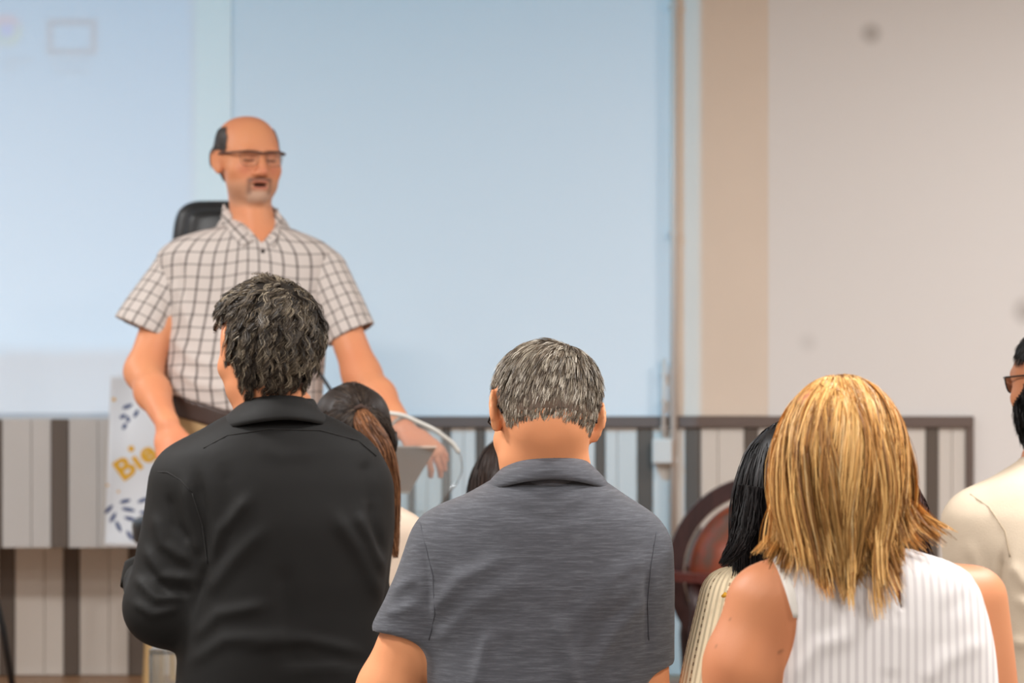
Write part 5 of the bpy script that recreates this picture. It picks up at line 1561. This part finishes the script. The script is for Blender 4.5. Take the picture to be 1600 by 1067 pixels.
# ------------------------------------------------------------------ banner on an easel
def banner():
    D = 9.86
    wd = plain('pale_pine', lin(206, 172, 120), .6, var=.08, vscale=20, stretch=(1, 1, .1))
    e = empty('easel', (wx(262, D), D, STAGE))
    fl = STAGE + .004
    for nm, a, b in (('front_leg', (250, 575), 229), ('front_leg', (272, 575), 292)):
        p0, p1 = W(a[0], a[1], D + .03), np.array([wx(b, D), D + .02, fl + .006])
        rel(MB().tube([p0, p1], .017, 4).build('leg', wd), e)
    rel(MB().tube([W(261, 600, D + .05), np.array([wx(261, D), D + .16, fl + .006])], .014, 4).build('rear_leg', wd), e)
    rel(MB().tube([W(222, 860, D + .012), W(300, 860, D + .012)], .012, 4).build('shelf', wd), e)
    rel(MB().tube([W(240, 592, D + .03), W(284, 592, D + .03)], .012, 4).build('crossbar', wd), e)
    tag(e, 'pale wooden easel behind the lectern, one leg showing by the black sleeve', 'easel')
    vin = plain('glossy_white_vinyl', lin(226, 229, 232), .35, bump=.2, bscale=12, bdist=.01)
    b = empty('welcome_banner', W(245, 855, D))

    def S(x, y, o=0.0):
        dx = (x - 245) / 85.0
        return W(x, y, D - .006 + .008 * math.sin(y * .035 + dx * 2) + .010 * math.sin(x * .06 + y * .012) - .012 - o)
    G = []
    for i in range(27):
        row = []
        for j in range(31):
            y = 584 + (855 - 584) * j / 30; l = np.interp(y, [584, 640, 855], [173, 171, 163]); x = l + (330 - l) * i / 26
            row.append(S(x, y + (3 * math.sin(x * .15) if j == 0 else 0)))
        G.append(row)
    rel(MB().grid(G).build('sheet', vin, None, True, .0015), b)
    navy = plain('navy_print', lin(38, 62, 112), .5); gold = plain('gold_print', lin(224, 170, 44), .5)

    def stroke(x0, y0, x1, y1, wpx, mat, nm):
        m = MB(); n = 14; vs = []
        d = nrm(np.array([x1 - x0, y1 - y0, 0]))[:2]; q = np.array([-d[1], d[0]])
        for k in range(n):
            t = 2 * math.pi * k / n; L = math.hypot(x1 - x0, y1 - y0) / 2
            p = np.array([(x0 + x1) / 2, (y0 + y1) / 2]) + d * L * math.cos(t) + q * wpx / 2 * math.sin(t); vs.append(S(p[0], p[1], .002))
        rel(m.add(vs, [tuple(range(n))]).build(nm, mat), b)
    for s_ in ((191, 638, 207, 632), (187, 653, 197, 648), (192, 671, 197, 661), (209, 652, 216, 640), (199, 650, 201, 660), (187, 785, 204, 781), (190, 794, 211, 798), (194, 808, 213, 813), (164, 802, 176, 789), (172, 816, 181, 801), (181, 814, 189, 831), (198, 829, 207, 844), (215, 785, 232, 778),
               (218, 800, 236, 802), (219, 622, 232, 612), (226, 640, 240, 630)):
        stroke(*s_, 6.0, navy, 'leaf_print')
    for x, y, r in ((178, 624, 6), (168, 758, 4), (185, 768, 4), (205, 701, 10)): stroke(x - r / 2, y, x + r / 2, y, r, gold, 'gold_dot')
    # lettering, climbing to the right
    up = math.radians(36); cu, su = math.cos(up), math.sin(up)
    ox, oy = 192.0, 752.0
    for ch, u0, sx in (('B', 0.0, 1.0), ('\u0131', 30.0, 1.0), ('e', 44.0, 1.0)):
        cd = bpy.data.curves.new('letter', 'FONT'); cd.body = ch; cd.size = 1.0; cd.offset = .035; cd.resolution_u = 4
        to = bpy.data.objects.new('letter_tmp', cd); COL.objects.link(to); bpy.context.view_layer.update()
        me = bpy.data.meshes.new_from_object(to.evaluated_get(bpy.context.evaluated_depsgraph_get()))
        COL.objects.unlink(to); bpy.data.objects.remove(to)
        k = 50.0
        for v in me.vertices:
            u = u0 + v.co.x * k; h = v.co.y * k
            v.co = S(ox + u * cu - h * su * .9, oy - u * su - h * cu * .9, .0025)
        me.update(); rel(link('letter', me, None, gold), b)
    tag(b, 'white vinyl banner with gold lettering and navy leaf sprigs, left of the speaker', 'banner')


banner()


# ------------------------------------------------------------------ tall office chair behind the speaker
def chair():
    D = 8.9; root = empty('office_chair', (wx(347, D), D, STAGE))
    lea = plain('black_leather_pad', lin(34, 36, 38), .38, bump=.15, bscale=60)
    pla = plain('black_plastic', lin(24, 25, 27), .45)

    def pad(nm, rows, e, ys, mat, k=.02):
        zz = [r[0] for r in rows]
        xs = axis((wx(347, D) - .34, wx(347, D) + .34, .012)); ax_y = axis((ys[0], ys[1], .010)); zs = axis((min(zz) - .04, max(zz) + .04, .010))
        V, Q = surface(xs, ax_y, zs, field(xs, ax_y, zs, [Loft(rows, 0, e, k)])); V = relax(V, Q, 2)
        return rel(link(nm, mesh_np(nm, V, Q), None, mat, True), root)
    c = wx(347, D); zt_ = wz(313, D)
    pad('backrest', [(zt_, c, D + .03, .09, .03), (zt_ - .015, c, D + .03, .125, .045), (zt_ - .05, c, D + .03, .148, .055), (zt_ - .12, c, D + .025, .158, .06), (zt_ - .35, c, D, .165, .06), (zt_ - .90, c, D - .02, .17, .06), (zt_ - 1.0, c, D - .02, .15, .05)], 3.2, (D - .12, D + .14), lea)
    pad('headrest_cushion', [(zt_ - .03, c, D - .02, .08, .03), (zt_ - .05, c, D - .025, .105, .045), (zt_ - .17, c, D - .03, .118, .05), (zt_ - .20, c, D - .03, .095, .03)], 3.0, (D - .12, D + .08), lea)
    sz = zt_ - 1.02
    pad('seat', [(sz - .05, c, D - .22, .20, .19), (sz - .03, c, D - .22, .24, .23), (sz + .03, c, D - .22, .245, .235), (sz + .05, c, D - .22, .21, .20)], 3.2, (D - .50, D + .06), lea)
    rel(MB().tube([(c, D - .2, sz - .04), (c, D - .2, STAGE + .10)], .028, 16).build('gas_lift', pla, None, True), root)
    for k in range(5):
        a = 2 * math.pi * k / 5 + .3; ex = (c + .28 * math.cos(a), D - .2 + .28 * math.sin(a))
        rel(MB().tube([(c, D - .2, STAGE + .11), (ex[0], ex[1], STAGE + .08)], [.026, .018], 8).build('base_leg', pla, None, True), root)
        rel(MB().tube([(ex[0] - .012, ex[1], STAGE + .032), (ex[0] + .012, ex[1], STAGE + .032)], .030, 14).build('castor', pla, None, True), root)
    tag(root, 'tall black leather office chair standing behind the speaker', 'chair')


chair()


# ------------------------------------------------------------------ globe in a dark wooden stand
def globe():
    D = 9.3; s = FPX / D; c = W(1193, 895, D); R0, R1, Rg = 122 / s, 152 / s, 118 / s
    root = empty('floor_globe', (c[0], c[1], STAGE))
    m, nt, b = new_mat('antique_map')
    tc = nt.nodes.new('ShaderNodeTexCoord'); n = nt.nodes.new('ShaderNodeTexNoise'); n.inputs['Scale'].default_value = 5.5; n.inputs['Detail'].default_value = 6; n.inputs['Roughness'].default_value = .6
    nt.links.new(tc.outputs['Object'], n.inputs[0]); cr = nt.nodes.new('ShaderNodeValToRGB'); e = cr.color_ramp.elements
    e[0].position = .34; e[0].color = lin(92, 80, 70); e[1].position = .60; e[1].color = lin(158, 84, 52)
    for p_, c_ in ((.43, lin(116, 74, 56)), (.50, lin(142, 66, 42)), (.70, lin(172, 104, 70))):
        q = e.new(p_); q.color = c_
    nt.links.new(n.outputs[0], cr.inputs[0]); nt.links.new(cr.outputs[0], b.inputs['Base Color']); b.inputs['Roughness'].default_value = .35
    dk = wood('dark_mahogany', lin(46, 26, 26), lin(66, 38, 36), 6, .35, (6, 6, 1))
    prof = [(max(1e-3, Rg * math.sin(t)), -Rg * math.cos(t)) for t in np.linspace(0.02, math.pi - .02, 40)]
    rel(MB().lathe(prof, c, 56).build('globe_ball', m, None, True), root)

    def ring(r0, r1, h, vert):
        vs, fs, n = [], [], 72
        for k in range(n):
            a = 2 * math.pi * k / n
            for r, z in ((r0, -h), (r1, -h), (r1, h), (r0, h)):
                if vert: vs.append(c + np.array([r * math.cos(a), z, r * math.sin(a)]))
                else: vs.append(c + np.array([r * math.cos(a), r * math.sin(a), z]))
        for k in range(n):
            for j in range(4): fs.append((4 * k + j, 4 * k + (j + 1) % 4, 4 * ((k + 1) % n) + (j + 1) % 4, 4 * ((k + 1) % n) + j))
        return MB().add(vs, fs)
    rel(ring(R0 + .008, R1, .018, True).build('meridian_ring', dk), root)
    rel(ring(R0 + .003, R0 + .009, .008, True).build('brass_scale', plain('pale_brass', lin(206, 190, 176), .35, .6)), root)
    rel(ring(R1 - .012, R1 + .05, .014, False).build('horizon_ring', wood('red_mahogany', lin(84, 36, 34), lin(104, 50, 44), 6, .35, (6, 6, 1))), root)
    for k in range(4):
        a = math.pi / 4 + k * math.pi / 2; x, y = c[0] + (R1 + .02) * math.cos(a), c[1] + (R1 + .02) * math.sin(a); hh = c[2] - STAGE - .01
        rel(MB().lathe([(.018, 0), (.026, .03), (.014, .07), (.022, hh * .5), (.014, hh * .75), (.024, hh)], (x, y, STAGE), 16).build('leg', dk, None, True), root)
    rel(MB().tube([(c[0] - .22, c[1] - .22, STAGE + .07), (c[0] + .22, c[1] + .22, STAGE + .07)], .014, 8).tube([(c[0] + .22, c[1] - .22, STAGE + .07), (c[0] - .22, c[1] + .22, STAGE + .07)], .014, 8).build('stretcher', dk, None, True), root)
    rel(MB().tube([c - np.array([0, 0, R1]), np.array([c[0], c[1], STAGE + .075])], .018, 12).build('pivot_post', dk, None, True), root)
    tag(root, 'antique orange globe with dark wooden meridian ring on a floor stand', 'globe')


globe()


# ------------------------------------------------------------------ tripod stand at the left edge, projector overhead
def stand():
    D = 8.6; root = empty('tripod_stand', (wx(-34, D), D, STAGE))
    blk = plain('black_steel', lin(26, 26, 28), .4, .3); c = np.array([wx(-34, D), D, 0])
    rel(MB().tube([(c[0], D, STAGE + .12), (c[0], D, STAGE + 1.25)], .011, 12).build('pole', blk, None, True), root)
    hub = np.array([c[0], D, STAGE + .62])
    rel(MB().tube([hub - np.array([0, 0, .03]), hub + np.array([0, 0, .03])], .024, 14).build('hub', blk, None, True), root)
    for k in range(3):
        a = .0 + k * 2.094; f_ = np.array([c[0] + .125 * math.cos(a) * (1 if k else 1), D + .125 * math.sin(a), STAGE + .012])
        rel(MB().tube([hub, (hub + f_) / 2 + np.array([.012 * math.cos(a), .012 * math.sin(a), 0]), f_], .010, 10).build('leg', blk, None, True), root)
    tag(root, 'black tripod stand leg cut off by the left edge of the frame', 'stand')
    x, y, z = PROJ; pr = empty('ceiling_projector', (x, y - .2, z))
    wh = plain('projector_white', lin(220, 220, 220), .4)
    rel(MB().box((x - .17, y - .36, z - .05), (x + .17, y - .06, z + .06), .012).build('housing', wh), pr)
    rel(MB().tube([(x, y - .07, z), (x, y - .035, z)], .032, 20).build('lens_barrel', blk, None, True), pr)
    rel(MB().tube([(x, y - .2, z + .05), (x, y - .2, CEIL)], .018, 12).build('mount_pole', wh, None, True), pr)
    tag(pr, 'white projector hanging from the ceiling above the stage', 'projector')


stand()
